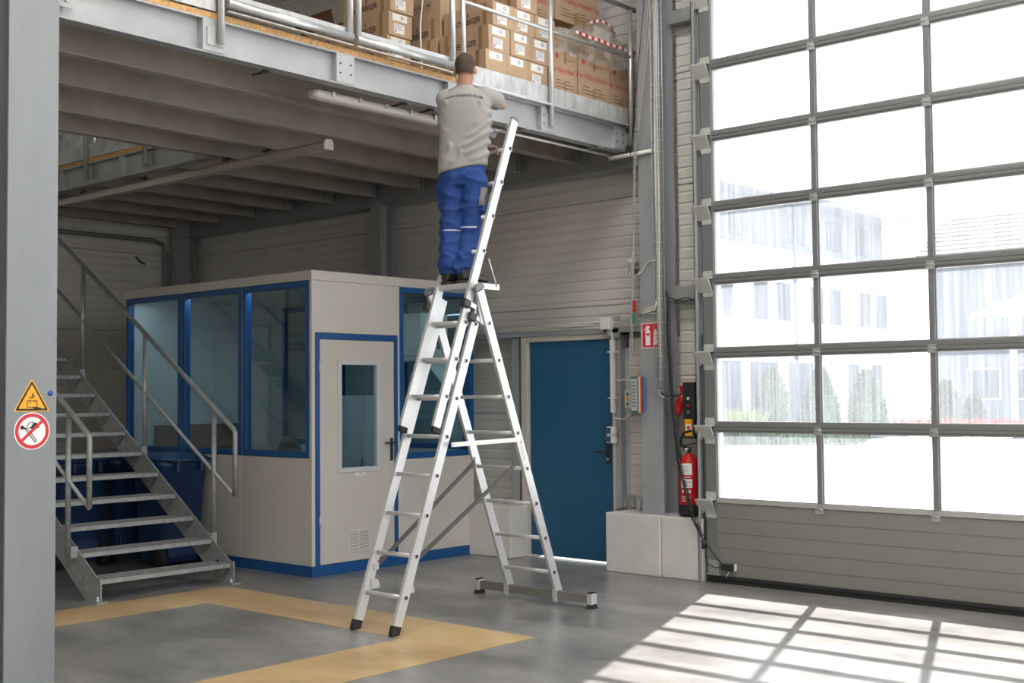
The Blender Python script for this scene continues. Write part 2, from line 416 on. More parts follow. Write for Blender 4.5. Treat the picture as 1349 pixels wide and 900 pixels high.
wf = box('wall_front', PANEL, None, -14.4, -10, 0, 9.5, -9.8, ZR); tag(wf, 'plain off-white hall wall behind the viewer', 'wall', kind='structure')
wr = thing('wall_right', 'hall end wall with three tall open gateways', 'wall', (9.4, 0, 0), kind='structure')
box('wall_head', PANEL, wr, 9.3, -10, 5.7, 9.5, 9.5, ZR)
for y0, y1 in ((-10,-8.6),(-3.2,-2.2),(3.0,3.8),(8.9,9.5)): box('pier', PANEL, wr, 9.3, y0, 0, 9.5, y1, 5.7)
ce = thing('ceiling', 'dark grey-green trapezoidal roof sheeting high above the mezzanine', 'ceiling', (0, 0, ZR), kind='structure')
for y0 in range(-10, 10, 2):
    mb = MB(); 
    for k in range(8):
        y = y0+k*.25
        mb.add([(-14.4,y,ZR),(9.5,y,ZR),(9.5,y+.13,ZR),(-14.4,y+.13,ZR),(9.5,y+.16,ZR+.06),(-14.4,y+.16,ZR+.06),(9.5,y+.22,ZR+.06),(-14.4,y+.22,ZR+.06),(9.5,y+.25,ZR),(-14.4,y+.25,ZR)],
               [(0,1,2,3),(3,2,4,5),(5,4,6,7),(7,6,8,9)])
    mb.build('roof_sheet', ROOF, ce)
box('roof_slab', ROOF, ce, -14.4, -10, ZR+.08, 9.5, 9.6, ZR+.2)
for x in (-12, -8, -4, 0, 4, 8):
    mb = MB(); ibeam(mb, (x, -9.8, ZR-.5), (x, 9.3, ZR-.5), .5, .2); mb.build('rafter', GALVC, ce, recalc=True)

def fill_lamp(x, y, label):  # unseen lamps, added to brighten the hall interior
    t = thing('added_fill_lamp', label, 'lamp', (x, y, ZR-.6), group='added fill lamps under the hall roof')
    box('housing', GALVC, t, x-.8, y-.25, ZR-.66, x+.8, y+.25, ZR-.58)
    e = bpy.data.materials.get('fill_lamp_glow') or bpy.data.materials.new('fill_lamp_glow')
    e.use_nodes = True; bs = e.node_tree.nodes['Principled BSDF']; bs.inputs['Emission Color'].default_value = (1, .965, .91, 1); bs.inputs['Emission Strength'].default_value = FILL_LAMP
    box('diffuser', e, t, x-.78, y-.23, ZR-.675, x+.78, y+.23, ZR-.66)
    for dx in (-.6, .6): MB().cyl((x+dx, y, ZR-.58), (x+dx, y, ZR), .008, 6).build('hanger', TUBE, t)
FILL_LAMP = 50.0
for ix, (x, wx_) in enumerate(((-4.6, 'nearest the mezzanine'), (-1.0, 'over the camera bay'), (2.6, 'over the second bay'), (6.2, 'by the end wall'))):
    for y, wy_ in ((-7.5, 'along the front wall'), (-2.5, 'in the hall middle'), (2.5, 'behind the gate bay'), (6.6, 'close to the gate')):
        fill_lamp(x, y, f'added fill lamp under the roof {wx_}, {wy_}')

# plinths
pl = thing('wall_plinth', 'low pale concrete plinth under the wall columns beside the gate', 'wall', (-6.25, 8.9, 0), kind='structure')
box('plinth_block', CONC, pl, -6.76, 8.84, 0, -6.165, WY, .53, .012)
box('plinth_block', CONC, pl, -6.160, 8.845, 0, -5.745, WY, .528, .012)
p2 = thing('baseboard_back', 'pale concrete plinth along the wall left of the blue door', 'wall', (-10, 9.1, 0), kind='structure')
box('plinth_block', CONC, p2, WX, 8.92, 0, -9.6, WY, .5, .012); box('plinth_block', CONC, p2, -9.595, 8.92, 0, -7.98, WY, .5, .012)
p3 = box('baseboard_left', CONC, None, WX-.02, -9, 0, WX+.22, 8.9, .4, .01); tag(p3, 'concrete plinth along the dim left wall behind the stairs', 'wall', kind='structure')

# columns
COLD = mat('column_zinc_grey', (.235, .248, .265), .5, .25, var=.09, scale=3, rvar=.06, stretch=(1, 1, .35))
def hcol(name, label, x0, x1, y0, y1, z0, z1, axis, t=.016, plate=True, GALVC=GALVC):
    c = thing(name, label, 'column', ((x0+x1)/2, (y0+y1)/2, z0), kind='structure')
    if axis == 'y':     # flanges face y
        box('flange', GALVC, c, x0, y0, z0, x1, y0+t, z1); box('flange', GALVC, c, x0, y1-t, z0, x1, y1, z1)
        xm = (x0+x1)/2; box('web', GALVC, c, xm-.006, y0+t, z0, xm+.006, y1-t, z1)
    else:
        box('flange', GALVC, c, x0, y0, z0, x0+t, y1, z1); box('flange', GALVC, c, x1-t, y0, z0, x1, y1, z1)
        ym = (y0+y1)/2; box('web', GALVC, c, x0+t, ym-.006, z0, x1-t, ym+.006, z1)
    if plate: box('base_plate', GALVC, c, x0-.02, y0-.0 if z0 > .1 else y0-.02, z0, x1+.02, y1+.02, z0+.018)
    return c
hcol('steel_column', 'big grey steel column in the left foreground carrying two warning signs', -6.887, -6.587, 3.195, 3.49, 0, ZR-.5, 'x', plate=False, GALVC=COLD)
hcol('steel_column', 'grey steel column standing on the plinth beside the gate', -6.39, -6.16, 8.90, 9.13, .53, ZR-.5, 'y', plate=False)
hcol('steel_column', 'narrow steel column against the wall rising behind the cabin roof', -10.20, -10.03, 9.10, 9.28, .5, 3.72, 'y', plate=False)
hcol('steel_column', 'steel column in the far dim corner of the hall', -14.12, -13.86, 9.08, 9.30, .5, ZR-.5, 'y', plate=False)
st = thing('steel_post', 'slim galvanised post on the plinth left of the blue door', 'post', (-8.15, 9.2, .5), kind='structure')
box('flange', GALVC, st, -8.20, 9.20, .5, -8.10, 9.206, 2.15); box('web', GALVC, st, -8.106, 9.206, .5, -8.10, 9.32, 2.15)
box('foot_plate', GALVC, st, -8.28, 9.15, .5, -8.2, 9.32, .56)
st = thing('steel_post', 'galvanised post on the plinth right of the blue door', 'post', (-6.85, 9.2, .53), kind='structure')
box('flange', GALVC, st, -6.885, 9.19, .53, -6.835, 9.20, 2.15); box('web', GALVC, st, -6.843, 9.20, .53, -6.835, WY, 2.15)
box('foot_plate', GALV, st, -6.835, 9.21, .53, -6.70, 9.225, .66)
for x in (-6.80, -6.72): MB().cyl((x, 9.2, .53), (x, 9.2, .6), .009, 8).cyl((x, 9.2, .55), (x, 9.2, .565), .018, 6).build('anchor_bolt', GALV, st)
sh = box('trim_2', mat('sheet_metal_pale', (.50, .54, .52), .35, .3), None, -6.835, 9.27, .53, -6.765, 9.28, 2.02); tag(sh, 'pale galvanised sheet strip beside the blue door post', 'panel', kind='structure')
girt = thing('trim_3', 'horizontal steel rail on the wall above the blue door', 'rail', (-7.6, 9.2, 2.12), kind='structure')
mb = MB(); mb.box(-13.8, 9.15, 2.166, -6.4, 9.16, 2.21).box(-13.8, 9.16, 2.166, -6.4, WY-.02, 2.176); mb.build('girt', GALVC, girt)
girt2 = thing('trim_4', 'galvanised cross rail between the column and the gate frame', 'rail', (-6, 9.2, 2.4), kind='structure')
box('girt', GALV, girt2, -6.16, 9.06, 2.42, -5.76, 9.16, 2.54); box('girt', GALV, girt2, -6.16, 9.06, 4.9, -5.76, 9.16, 5.02)

# blue door
d2 = thing('door_2', 'plain matt blue steel door in the wall behind the ladder', 'door', (-7.44, 9.2, 0), kind='structure')
leaf = box('door_leaf', DOORBLUE, d2, -7.955, 9.20, .022, -6.935, 9.25, 2.110, .004)
mb = MB().box(-8.045, 9.17, 0, -7.975, 9.3, 2.165).box(-7.975, 9.17, 2.112, -6.915, 9.3, 2.165).box(-6.915, 9.17, 0, -6.885, 9.3, 2.165); mb.build('door_frame', FRAMEB, d2)
box('frame_rebate', FRAMEB, d2, -7.975, 9.195, 0, -7.957, 9.26, 2.125)
h = thing
mb = MB().box(-7.005, 9.185, .94, -6.965, 9.2, 1.17); mb.build('lock_plate', BLACKP, d2, .006)
mb = MB().cyl((-6.985, 9.19, 1.055), (-6.985, 9.13, 1.055), .011).cyl((-6.985, 9.135, 1.055), (-7.11, 9.135, 1.055), .011); mb.build('handle', BLACKP, d2)
MB().cyl((-6.985, 9.186, .985), (-6.985, 9.172, .985), .012).build('lock_cylinder', GALV, d2)

# ------------------------------------------------------------------ sectional gate
g = thing('door_1', 'tall grey sectional gate with rows of clear panes and a closed bottom panel', 'gate', (-3.7, 8.9, 0), kind='structure')
GX0, GX1 = -5.72, -1.75
RAILZ = [.672, 1.269, 1.895, 2.519, 3.139, 3.749, 4.361, 4.98]
RAILH = [.035] + [.08]*7
gy0, gy1 = 8.89, 8.935
MX = [-4.665, -3.72, -2.78]
box('side_stile', GATEA, g, GX0, gy0-.006, .06, -5.612, gy1, 5.6, .003)
box('side_stile', GATEA, g, -1.85, gy0-.006, .06, GX1, gy1, 5.6, .003)
for z, hh in zip(RAILZ, RAILH):
    mb = MB(); y = gy0-.004
    if hh > .05: mb.box(-5.612, y+.006, z, -1.85, gy1, z+hh).box(-5.612, y-.004, z+.012, -1.85, y+.006, z+hh*.46).box(-5.612, y-.004, z+hh*.5, -1.85, y+.006, z+hh-.010)
    else: mb.box(-5.612, y-.006, z, -1.85, gy1+.01, z+.016).box(-5.612, y+.006, z+.016, -1.85, gy1, z+hh)
    mb.build('rail', GATEA if hh > .05 else mat('bottom_rail_aluminium', (.5, .49, .47), .4, .5), g, .002)
box('rail', GATEA, g, -5.612, gy0, 5.53, -1.85, gy1, 5.6)
tops = RAILZ[1:] + [5.53]
bots = [z+hh for z, hh in zip(RAILZ, RAILH)]
xs = [-5.612]+MX+[-1.85]
for z0, z1 in zip(bots, tops):
    for k, x in enumerate(MX):
        MB().box(x-.022, gy0, z0, x+.022, gy1, z1).box(x-.03, gy0+.018, z0, x+.03, gy1-.01, z1).build('mullion', GATEA, g, .002)
    for x0, x1 in zip(xs[:-1], xs[1:]):
        box('pane', GLASS, g, x0+.01, 8.910, z0-.005, x1-.01, 8.914, z1+.005)
mb = MB()
for z0, z1 in zip(bots, tops): mb.box(-5.612, gy0+.005, z0, -5.60, gy1, z1).box(-1.862, gy0+.005, z0, -1.85, gy1, z1).box(-5.612, gy0+.006, z0, -1.85, gy1, z0+.008).box(-5.612, gy0+.006, z1-.008, -1.85, gy1, z1)
mb.build('glazing_bead', mat('bead_grey', (.34, .34, .34), .4, .3), g)
zz = [.062, .165, .293, .418, .543, .668]
for a, b in zip(zz[:-1], zz[1:]):
    MB().box(-5.612, gy0+.003, a, -1.85, gy1, b).box(-5.612, gy0, a+.005, -1.85, gy0+.003, b-.004).build('panel_board', GATEG, g, .0015)
MB().box(GX0, gy0-.012, .032, GX1, gy1+.005, .062).box(GX0+.02, gy0-.004, .0, GX1-.02, gy1, .032).build('bottom_seal', RUBBER, g, .004)
# galvanised roller brackets, hinges, track
zbr = [.665] + [z+.02 for z in RAILZ[1:]]
def bracket(z):
    p = MB().box(-5.715, gy0-.010, z+.035, -5.622, gy0-.006, z+.095).box(-5.715, gy0-.010, z-.125, -5.622, gy0-.006, z-.085)
    x0, x1 = -5.785, -5.622
    p.prism([(x0, gy0-.075, z+.03), (x0, gy0-.07, z+.034), (x0, gy0-.008, z-.085), (x0, gy0-.008, z-.09), (x0, gy0-.075, z+.02)], (x1-x0,0,0))
    p.prism([(x1, gy0-.01, z+.035), (x1, gy0-.078, z+.035), (x1, gy0-.078, z+.028), (x1, gy0-.01, z+.028)], (x0-x1,0,0))
    return p.build('roller_bracket', mat('bracket_zinc', (.56, .57, .53), .4, .35), g, recalc=True)
br = [bracket(z) for z in zbr]
for z in zbr:
    for dx in (-.045, .0, .03):
        MB().cyl((-5.67+dx, gy0-.008, z+.065), (-5.67+dx, gy0-.016, z+.065), .006, 6).cyl((-5.67+dx, gy0-.008, z-.105), (-5.67+dx, gy0-.016, z-.105), .006, 6).build('bracket_screw', TUBE, g)
for z in zbr:
    for x in MX: MB().box(x-.035, gy0-.014, z-.035, x+.035, gy0-.008, z-.004).box(x-.03, gy0-.012, z+.004, x+.03, gy0-.008, z+.03).cyl((x-.035, gy0-.014, z), (x+.035, gy0-.014, z), .006, 8).build('hinge', GALV, g)
mb = MB().box(-5.775, 8.84, .0, -5.768, 8.93, 5.7).box(-5.775, 8.84, 0, -5.745, 8.847, 5.7).box(-5.775, 8.923, 0, -5.72, 8.93, 5.7); mb.build('track', GALVC, g)
mb = MB().box(-5.738, 8.905, .0, -5.722, 8.955, 5.7); mb.build('side_seal', RUBBER, g)
mb = MB().prism([(-5.765, 8.935, 0), (-5.72, 8.96, 0), (-5.93, 9.5, 0), (-5.955, 9.5, 0), (-5.955, 9.38, 0)], (0,0,5.7)); mb.build('jamb', mat('jamb_pale', (.62, .66, .70), .6), g, recalc=True)
mb = MB().prism([(-1.7, 8.935, 0), (-1.745, 8.96, 0), (-1.6, 9.5, 0), (-1.55, 9.5, 0)], (0,0,5.7)); mb.build('jamb', MATS['jamb_pale'] if 'jamb_pale' in MATS else GATEA, g, recalc=True)
box('lintel', GATEG, g, -5.95, 8.95, 5.6, -1.55, 9.5, 5.72)
# bottom switch box, cable end, lock parts on the gate
MB().box(-5.56, gy0-.045, .115, -5.44, gy0-.012, .165).build('switch_box', BLACKP, g, .004)
MB().box(-5.44, gy0-.03, .115, -5.425, gy0-.01, .175).cyl((-5.49, gy0-.03, .10), (-5.52, gy0-.03, .06), .004, 6).build('box_fixing', WHITEP, g)
MB().box(-5.70, gy0-.012, .07, -5.60, gy0-.007, .19).box(-5.71, gy0-.03, .065, -5.58, gy0-.006, .078).build('corner_bracket', GALV, g)
MB().cyl((-5.735, 8.865, .28), (-5.735, 8.865, .36), .02).build('lock_damper', BLACKP, g)
MB().cyl((-5.73, 8.875, .3), (-5.73, 8.875, 2.1), .006, 6).build('lift_wire', BLACKP, g)
MB().tube([(-5.72, 8.86, .25), (-5.70, 8.85, .16), (-5.62, 8.85, .13), (-5.56, 8.86, .135)], .005, 6).build('short_cable', BLACKP, g)

# ================================================================== MEZZANINE
mz = thing('mezzanine_platform', 'galvanised steel mezzanine platform on beams with a chipboard deck', 'platform', (-8, 6, 3.82), kind='structure')
ZB, ZT = 3.82, 4.05
mb = MB(); ibeam(mb, (-6.70, 3.49, ZB), (-6.70, 9.06, ZB), .23, .10); mb.build('edge_beam', GALVB, mz, recalc=True)
JX = [-7.36, -8.11, -8.88, -9.505]
for x in JX:
    mb = MB(); ibeam(mb, (x, 3.3, ZB), (x, 9.2, ZB), .23, .10); mb.build('joist', JOIST, mz, recalc=True)
for x in (-10.27, -10.95, -11.71, -12.45, -13.2, -13.95):
    mb = MB(); ibeam(mb, (x, 6.66, ZB), (x, 9.2, ZB), .23, .10); mb.build('joist', JOIST, mz, recalc=True)
mb = MB(); ibeam(mb, (-9.56, 6.60, ZB), (-14.2, 6.60, ZB), .23, .10); mb.build('opening_beam', GALVB, mz, recalc=True)
mb = MB(); ibeam(mb, (-6.42, 9.29, 3.71), (-14.2, 9.29, 3.71), .34, .17); mb.build('wall_girder', GALVC, mz, recalc=True)
mb = MB(); ibeam(mb, (-6.9, 3.35, 3.55), (-14.2, 3.35, 3.55), .27, .14); mb.build('girder', GALVC, mz, recalc=True)
for x in JX+[-10.27, -10.95, -11.71, -12.45]:
    pp = MB().box(x-.055, 9.188, ZB-.01, x+.055, 9.2, ZT).box(x+.004, 9.06, ZB+.02, x+.012, 9.19, ZT-.02).build('end_plate', GALVC, mz)
    MB().cyl((x+.012, 9.12, 3.90), (x+.02, 9.12, 3.90), .012, 6).cyl((x+.012, 9.12, 3.98), (x+.02, 9.12, 3.98), .012, 6).build('bolt', GALVC, pp)
# stiffener plates on the edge beam with black discs for the shade in bolt holes
for y0, y1 in ((4.50, 4.675), (5.615, 5.78), (6.74, 6.90), (7.86, 8.035), (8.89, 9.06)):
    s_ = MB().box(-6.704, y0, ZB+.012, -6.648, y0+.012, ZT-.012).box(-6.650, y0, ZB+.012, -6.644, y1, ZT-.012).build('stiffener_plate', GALVB, mz)
    for yy in (y0+.035, y1-.035):
        for zz_ in (3.90, 3.97): MB().cyl((-6.644, yy, zz_), (-6.640, yy, zz_), .007, 6).build('hole_shade_disc', INK, s_)
pp = MB().box(-6.75, 3.492, 3.90, -6.64, 3.505, 4.06).box(-6.648, 3.50, 3.885, -6.64, 3.60, 4.07).build('end_plate', GALVB, mz)
for z in (3.93, 4.02): MB().cyl((-6.64, 3.56, z), (-6.625, 3.56, z), .014, 6).build('bolt', GALV, pp)
# deck boards
ys = [3.3, 4.42, 5.40, 5.47, 5.63, 5.98, 7.05, 8.1, 9.2]
for a, b in zip(ys[:-1], ys[1:]): box('deck_board', CHIP, mz, -9.45, a+.001, ZT, -6.655, b-.001, 4.092)
for a, b in ((-14.2, -12), (-12, -9.452)): box('deck_board', CHIP, mz, a+.001, 6.55, ZT, b-.001, 9.2, 4.092)
box('deck_board', CHIP, mz, -14.2, 3.2, ZT, -9.452, 4.6, 4.092)
# toe board (bright galvanised) with ledge, right part of the edge
tb = thing('toe_board', 'streaky galvanised toe board along the mezzanine edge below the cartons', 'toe board', (-6.64, 8, 4.06))
TOE = mat('toe_board_zinc', (.62, .63, .64), .4, .3, col2=(.40, .405, .41), scale=7, stretch=(1, 3, 1), rvar=.1)
box('toe_plate', TOE, tb, -6.652, 6.84, 4.075, -6.644, 9.10, 4.225); MB().box(-6.652, 6.84, 4.052, -6.60, 9.07, 4.060).box(-6.606, 6.84, 4.06, -6.60, 9.07, 4.073).build('ledge_angle', TUBE, tb)
tb2 = thing('toe_board', 'galvanised toe board at the far left end of the mezzanine edge', 'toe board', (-6.64, 4, 4.1))
box('toe_plate', TOE, tb2, -6.652, 3.49, 4.10, -6.644, 4.60, 4.235)

# guard railing posts and lift-out gates
rl = thing('guard_railing', 'galvanised tube guard railing with posts in front of the cartons', 'railing', (-6.62, 8, 3.9))
for y in (6.885, 7.964, 9.113):
    MB().cyl((-6.615, y, 3.88 if y > 7 else 4.06), (-6.615, y, 5.16), .022, 14).build('post', TUBE, rl)
    if y > 7: MB().box(-6.643, y-.055, 3.87, -6.636, y+.045, 3.99).build('post_plate', GALV, rl, .003)
MB().cyl((-6.615, 6.885, 4.70), (-6.615, 9.113, 4.70), .016, 12).build('knee_rail', TUBE, rl)
MB().cyl((-6.615, 6.885, 5.16), (-6.615, 9.2, 5.16), .022, 12).build('hand_rail', TUBE, rl)
r2 = thing('guard_railing', 'galvanised railing post left of the lift-out gates', 'railing', (-6.62, 4.6, 3.9))
MB().cyl((-6.615, 4.62, 3.885), (-6.615, 4.62, 5.16), .022, 14).build('post', TUBE, r2)
MB().box(-6.644, 4.53, 3.87, -6.637, 4.655, 3.99).build('post_plate', GALV, r2, .003)
for z in (4.66, 5.16): MB().cyl((-6.615, 3.5, z), (-6.615, 4.62, z), .02, 12).build('rail', TUBE, r2)
def liftgate(y0, y1, label):
    t = thing('barrier_gate', label, 'gate', (-6.62, (y0+y1)/2, 4.1), group='lift-out barrier gates on the mezzanine edge')
    MB().cyl((-6.615, y0, 4.165), (-6.615, y1, 4.165), .03, 14).build('bottom_tube', TUBE, t)
    MB().box(-6.64, y0, 4.185, -6.632, y1, 4.235).box(-6.64, y0, 4.105, -6.60, y1, 4.113).build('kick_plate', TUBE, t)
    for y in (y0+.02, y1-.02): MB().cyl((-6.615, y, 4.165), (-6.615, y, 5.1), .024, 14).build('side_tube', TUBE, t)
    MB().cyl((-6.615, y0, 5.1), (-6.615, y1, 5.1), .024, 12).build('top_tube', TUBE, t)
liftgate(4.668, 5.735, 'left galvanised tube barrier gate above the lamp on the mezzanine edge')
liftgate(5.775, 6.785, 'galvanised tube barrier gate directly left of the worker on the mezzanine edge')

# railing and wrapped goods beyond the stair opening
r3 = thing('guard_railing', 'railing above the dim stair opening seen under the joists', 'railing', (-11, 6.55, 4.1))
for x in (-11.75, -10.62, -12.9):
    MB().cyl((x, 6.535, 3.88), (x, 6.535, 5.15), .024, 12).build('post', STAIR, r3); MB().box(x-.02, 6.548, 3.88, x+.08, 6.553, 4.0).build('post_plate', GALV, r3)
box('toe_plate', TOE, r3, -14.2, 6.552, 4.10, -9.56, 6.56, 4.25); MB().cyl((-14.2, 6.535, 4.65), (-9.6, 6.535, 4.65), .018).build('knee_rail', STAIR, r3); MB().cyl((-14.2, 6.535, 5.15), (-9.6, 6.535, 5.15), .022).build('hand_rail', STAIR, r3)
for x in (-11.1, -12.3):
    st_ = MB().box(x-.05, 6.556, ZB+.012, x+.03, 6.60, ZT-.012).build('stiffener_plate', GALVB, mz)
wg = thing('wrapped_pallet', 'stack of goods in shiny film above the stair opening', 'pallet load', (-12.3, 7.1, 4.1))
box('load', mat('silver_wrap', (.5, .52, .55), .2, .5, var=.5, scale=6, bump=.8, bscale=12), wg, -13.0, 6.62, 4.24, -11.75, 7.4, 4.95, .02)
for y in (6.64, 7.0, 7.36): box('pallet_runner', WOOD, wg, -13.0, y-.04, 4.092, -11.75, y+.04, 4.236)

# lamps and conduit under the deck
ch = thing('strip_light', 'long pale square lighting trunk hung crosswise under the mezzanine joists', 'lamp', (-10, 6.73, 3.72))
mb = MB().prism([(-12.6, 6.66, 3.70), (-12.6, 6.75, 3.70), (-12.6, 6.75, 3.755), (-12.6, 6.73, 3.775), (-12.6, 6.68, 3.775), (-12.6, 6.66, 3.755)], (4.55, 0, 0)); mb.build('trunk_body', mat('trunk_grey', (.42, .40, .36), .45), ch, .002)
mb = MB().prism([(-8.05, 6.655, 3.695), (-8.05, 6.755, 3.695), (-8.05, 6.755, 3.76), (-8.05, 6.732, 3.785), (-8.05, 6.678, 3.785), (-8.05, 6.655, 3.76)], (.014, 0, 0)); mb.build('end_cap', WHITEP, ch)
for x in (-8.9, -9.5, -10.9, -12.1): MB().cyl((x, 6.70, 3.775), (x, 6.70, 3.83), .006, 6).box(x-.06, 6.69, 3.80, x+.06, 6.71, 3.812).build('hanger', BLACKP, ch)
ba = thing('strip_light', 'white fluorescent batten lamp under the mezzanine edge beam', 'lamp', (-6.86, 6.2, 3.75))
mb = MB().loft([((-6.87, 5.56, 3.775), (.028,0,0), (0,0,.018)), ((-6.87, 5.60, 3.775), (.06,0,0), (0,0,.036)), ((-6.87, 6.92, 3.775), (.06,0,0), (0,0,.036)), ((-6.87, 6.96, 3.775), (.028,0,0), (0,0,.018))], 20, 2.6)
mb.build('diffuser', mat('lamp_diffuser', (.62, .59, .54), .25), ba, recalc=True)
for y in (5.72, 5.98, 6.24, 6.5, 6.76): MB().box(-6.805, y-.012, 3.765, -6.797, y+.012, 3.80).build('clip', TUBE, ba)
for y in (5.7, 6.8): MB().cyl((-6.87, y, 3.80), (-6.87, y, 3.83), .007, 6).build('hanger', BLACKP, ba)
def clip(x, y, label):
    o = MB().tube([(x-.10, y-.02, 3.80), (x-.03, y, 3.806), (x, y, 3.815), (x+.05, y+.01, 3.80)], .008, 6).cyl((x, y, 3.80), (x, y, 3.82), .014, 6).build('beam_clamp', BLACKP)
    tag(o, label, 'clamp', 'clamps on the edge beam')
clip(-6.74, 5.05, 'black clamp on the edge beam flange left of the batten lamp')
clip(-6.74, 6.33, 'black clamp on the edge beam flange above the batten lamp')
clip(-6.74, 6.62, 'black clamp on the edge beam flange beside the worker back')
cp = thing('conduit_pipe', 'beige conduit pipe running under the edge beam to the column', 'pipe', (-6.7, 8.3, 3.78))
MB().cyl((-6.78, 6.98, 3.79), (-6.78, 9.02, 3.79), .011, 8).build('pipe', WHITEP, cp)
MB().tube([(-6.78, 9.02, 3.79), (-6.74, 8.99, 3.76), (-6.69, 8.90, 3.735)], .009, 6).build('cable', WHITEP, cp)
MB().cyl((-6.69, 8.875, 3.735), (-6.22, 8.875, 3.745), .018, 10).build('pipe_sleeve', WHITEP, cp)
for y in (7.66, 8.68): MB().box(-6.80, y-.01, 3.805, -6.62, y+.01, 3.818).cyl((-6.78, y, 3.78), (-6.78, y, 3.81), .015, 8).build('pipe_clip', GALV, cp)

# ================================================================== STAIRS
sx = thing('staircase', 'open galvanised steel staircase with grating treads and tube handrails', 'stairs', (-8.9, 5.65, 0))
X0, Z0, GO, RI = -8.84, .172, .2813, .1835
NT = 13
YL, YR = 5.05, 6.28
def stringer(y0, y1):
    xe = X0-GO*(NT-1)-.3; ze = Z0+RI*(NT-1)+.05
    dz = RI/GO
    P = [(-8.80, y0, .0), (-8.80, y0, Z0+.015), (-8.86, y0, Z0+.02), (xe, y0, Z0+.03+(-8.86-xe)*dz), (xe, y0, Z0-.20+(-8.86-xe)*dz), (-9.02, y0, 0.0)]
    return MB().prism(P, (0, y1-y0, 0)).build('stringer', STAIR, sx, recalc=True)
stringer(YR, YR+.012); stringer(YL-.012, YL)
tr = MB(); x1 = X0; 
tr.box(X0-.012, YL, Z0-.035, X0, YR, Z0).box(X0-.27, YL, Z0-.03, X0-.262, YR, Z0).box(X0-.27, YL, Z0-.032, X0, YL+.006, Z0-.002).box(X0-.27, YR-.006, Z0-.032, X0, YR, Z0-.002)
t0 = tr.build('tread', STAIR, sx)
gr = MB()
for k in range(8): gr.box(X0-.27+.033*k, YL, Z0-.022, X0-.267+.033*k, YR, Z0-.002)
for k in range(40): y = YL+.0307*(k+.5); gr.box(X0-.27, y-.0012, Z0-.012, X0, y+.0012, Z0-.001)
g0 = gr.build('tread_grating', STAIR, t0)
for k in range(1, NT):
    t = dup(t0, (-GO*k, 0, RI*k)); gg = g0.copy(); COL.objects.link(gg); gg.parent = t
    gg.matrix_parent_inverse = g0.matrix_parent_inverse.copy()
for k in range(NT):
    for y in (YR-.02, YL+.008):
        MB().prism([(X0-GO*k-.02, y, Z0+RI*k-.035), (X0-GO*k-.22, y, Z0+RI*k-.035), (X0-GO*k-.12, y, Z0+RI*k-.13)], (0,.012,0)).build('tread_bracket', STAIR, sx, recalc=True)
for y in (YR-.05, YL-.06): 
    f_ = box('foot_plate', STAIR, sx, -8.92, y, 0, -8.76, y+.09, .012); MB().cyl((-8.79, y+.02, .012), (-8.79, y+.02, .05), .009, 8).cyl((-8.79, y+.02, .014), (-8.79, y+.02, .028), .016, 6).build('anchor_bolt', TUBE, f_)
def handrail(y, posts, xtop):
    sl = RI/GO
    def zh(x): return 1.30+(-8.875-x)*.632
    def zk(x): return .735+(-8.875-x)*.64
    xe = -8.875
    MB().tube([(xtop, y, zh(xtop)), (xe-.015, y, zh(xe-.015)), (xe, y, zh(xe)-.02), (xe, y, .74)], .0215, 12).build('hand_rail', STAIR, sx)
    MB().tube([(xtop, y, zk(xtop)), (xe, y, zk(xe))], .017, 10).build('knee_rail', STAIR, sx)
    for x in posts:
        zb = Z0-.07+(-8.86-x)*sl
        MB().cyl((x, y, zb), (x, y, zh(x)), .0225, 12).build('post', STAIR, sx)
        s_ = 1 if y > 5.6 else -1
        pl_ = MB().box(x-.05, min(y, y-s_*.06), zb, x+.05, max(y, y-s_*.06), zb+.09).build('post_bracket', STAIR, sx)
handrail(YR+.07, (-9.19, -10.31, -11.46), -12.5)
handrail(YL-.07, (-9.20, -10.31, -11.46), -12.5)
lx = X0-GO*(NT-1)-.27; lz = Z0+RI*(NT-1)
ld = box('landing', STAIR, sx, -13.9, 4.2, lz+.12, lx+.02, YR+.1, lz+.18)
for x in (-13.8, lx-.15):
    for y in (4.3, YR): MB().box(x-.04, y-.04, 0, x+.04, y+.04, lz+.12).build('landing_leg', STAIR, sx)
for yb in (YL-.02, ):
    for p in ((-8.98, .10), (-8.98, .17), (-9.10, .16), (-9.32, .28)): MB().cyl((p[0], YL-.012, p[1]), (p[0], YL-.026, p[1]), .012, 6).build('bolt', GALVC, sx)
for p in ((-9.02, .11), (-9.02, .18), (-8.96, .12)): MB().cyl((p[0], YR, p[1]), (p[0], YR-.012, p[1]), .010, 6).build('bolt', BLACKP, sx)

# ================================================================== OFFICE CABIN
cb = thing('office_cabin', 'cream indoor office cabin with blue window frames and a glazed door', 'cabin', (-10, 8, 0))
CX0, CX1, CY0, CY1, CH = -11.62, -8.54, 6.923, 9.0, 2.72
T = .06
MB().box(CX0-.006, CY0-.008, 0, CX1+.008, CY0+T, .095).box(CX1-T, CY0+T, 0, CX1+.008, CY1+.004, .095).box(CX0-.006, CY1-T, 0, CX1-T, CY1+.004, .095).box(CX0-.006, CY0+T, 0, CX0+T, CY1-T, .095).build('base_frame', CABBLUE, cb)
MB().box(CX0-.015, CY0-.012, 2.632, CX1+.012, CY1+.01, CH).build('roof', CAB, cb, .004)
box('cabin_floor', mat('cabin_lino', (.12, .13, .14), .5), cb, CX0+T, CY0+T, .05, CX1-T, CY1-T, .097)
mods = [(-11.60, -10.585), (-10.568, -9.578), (-9.56, -8.575)]
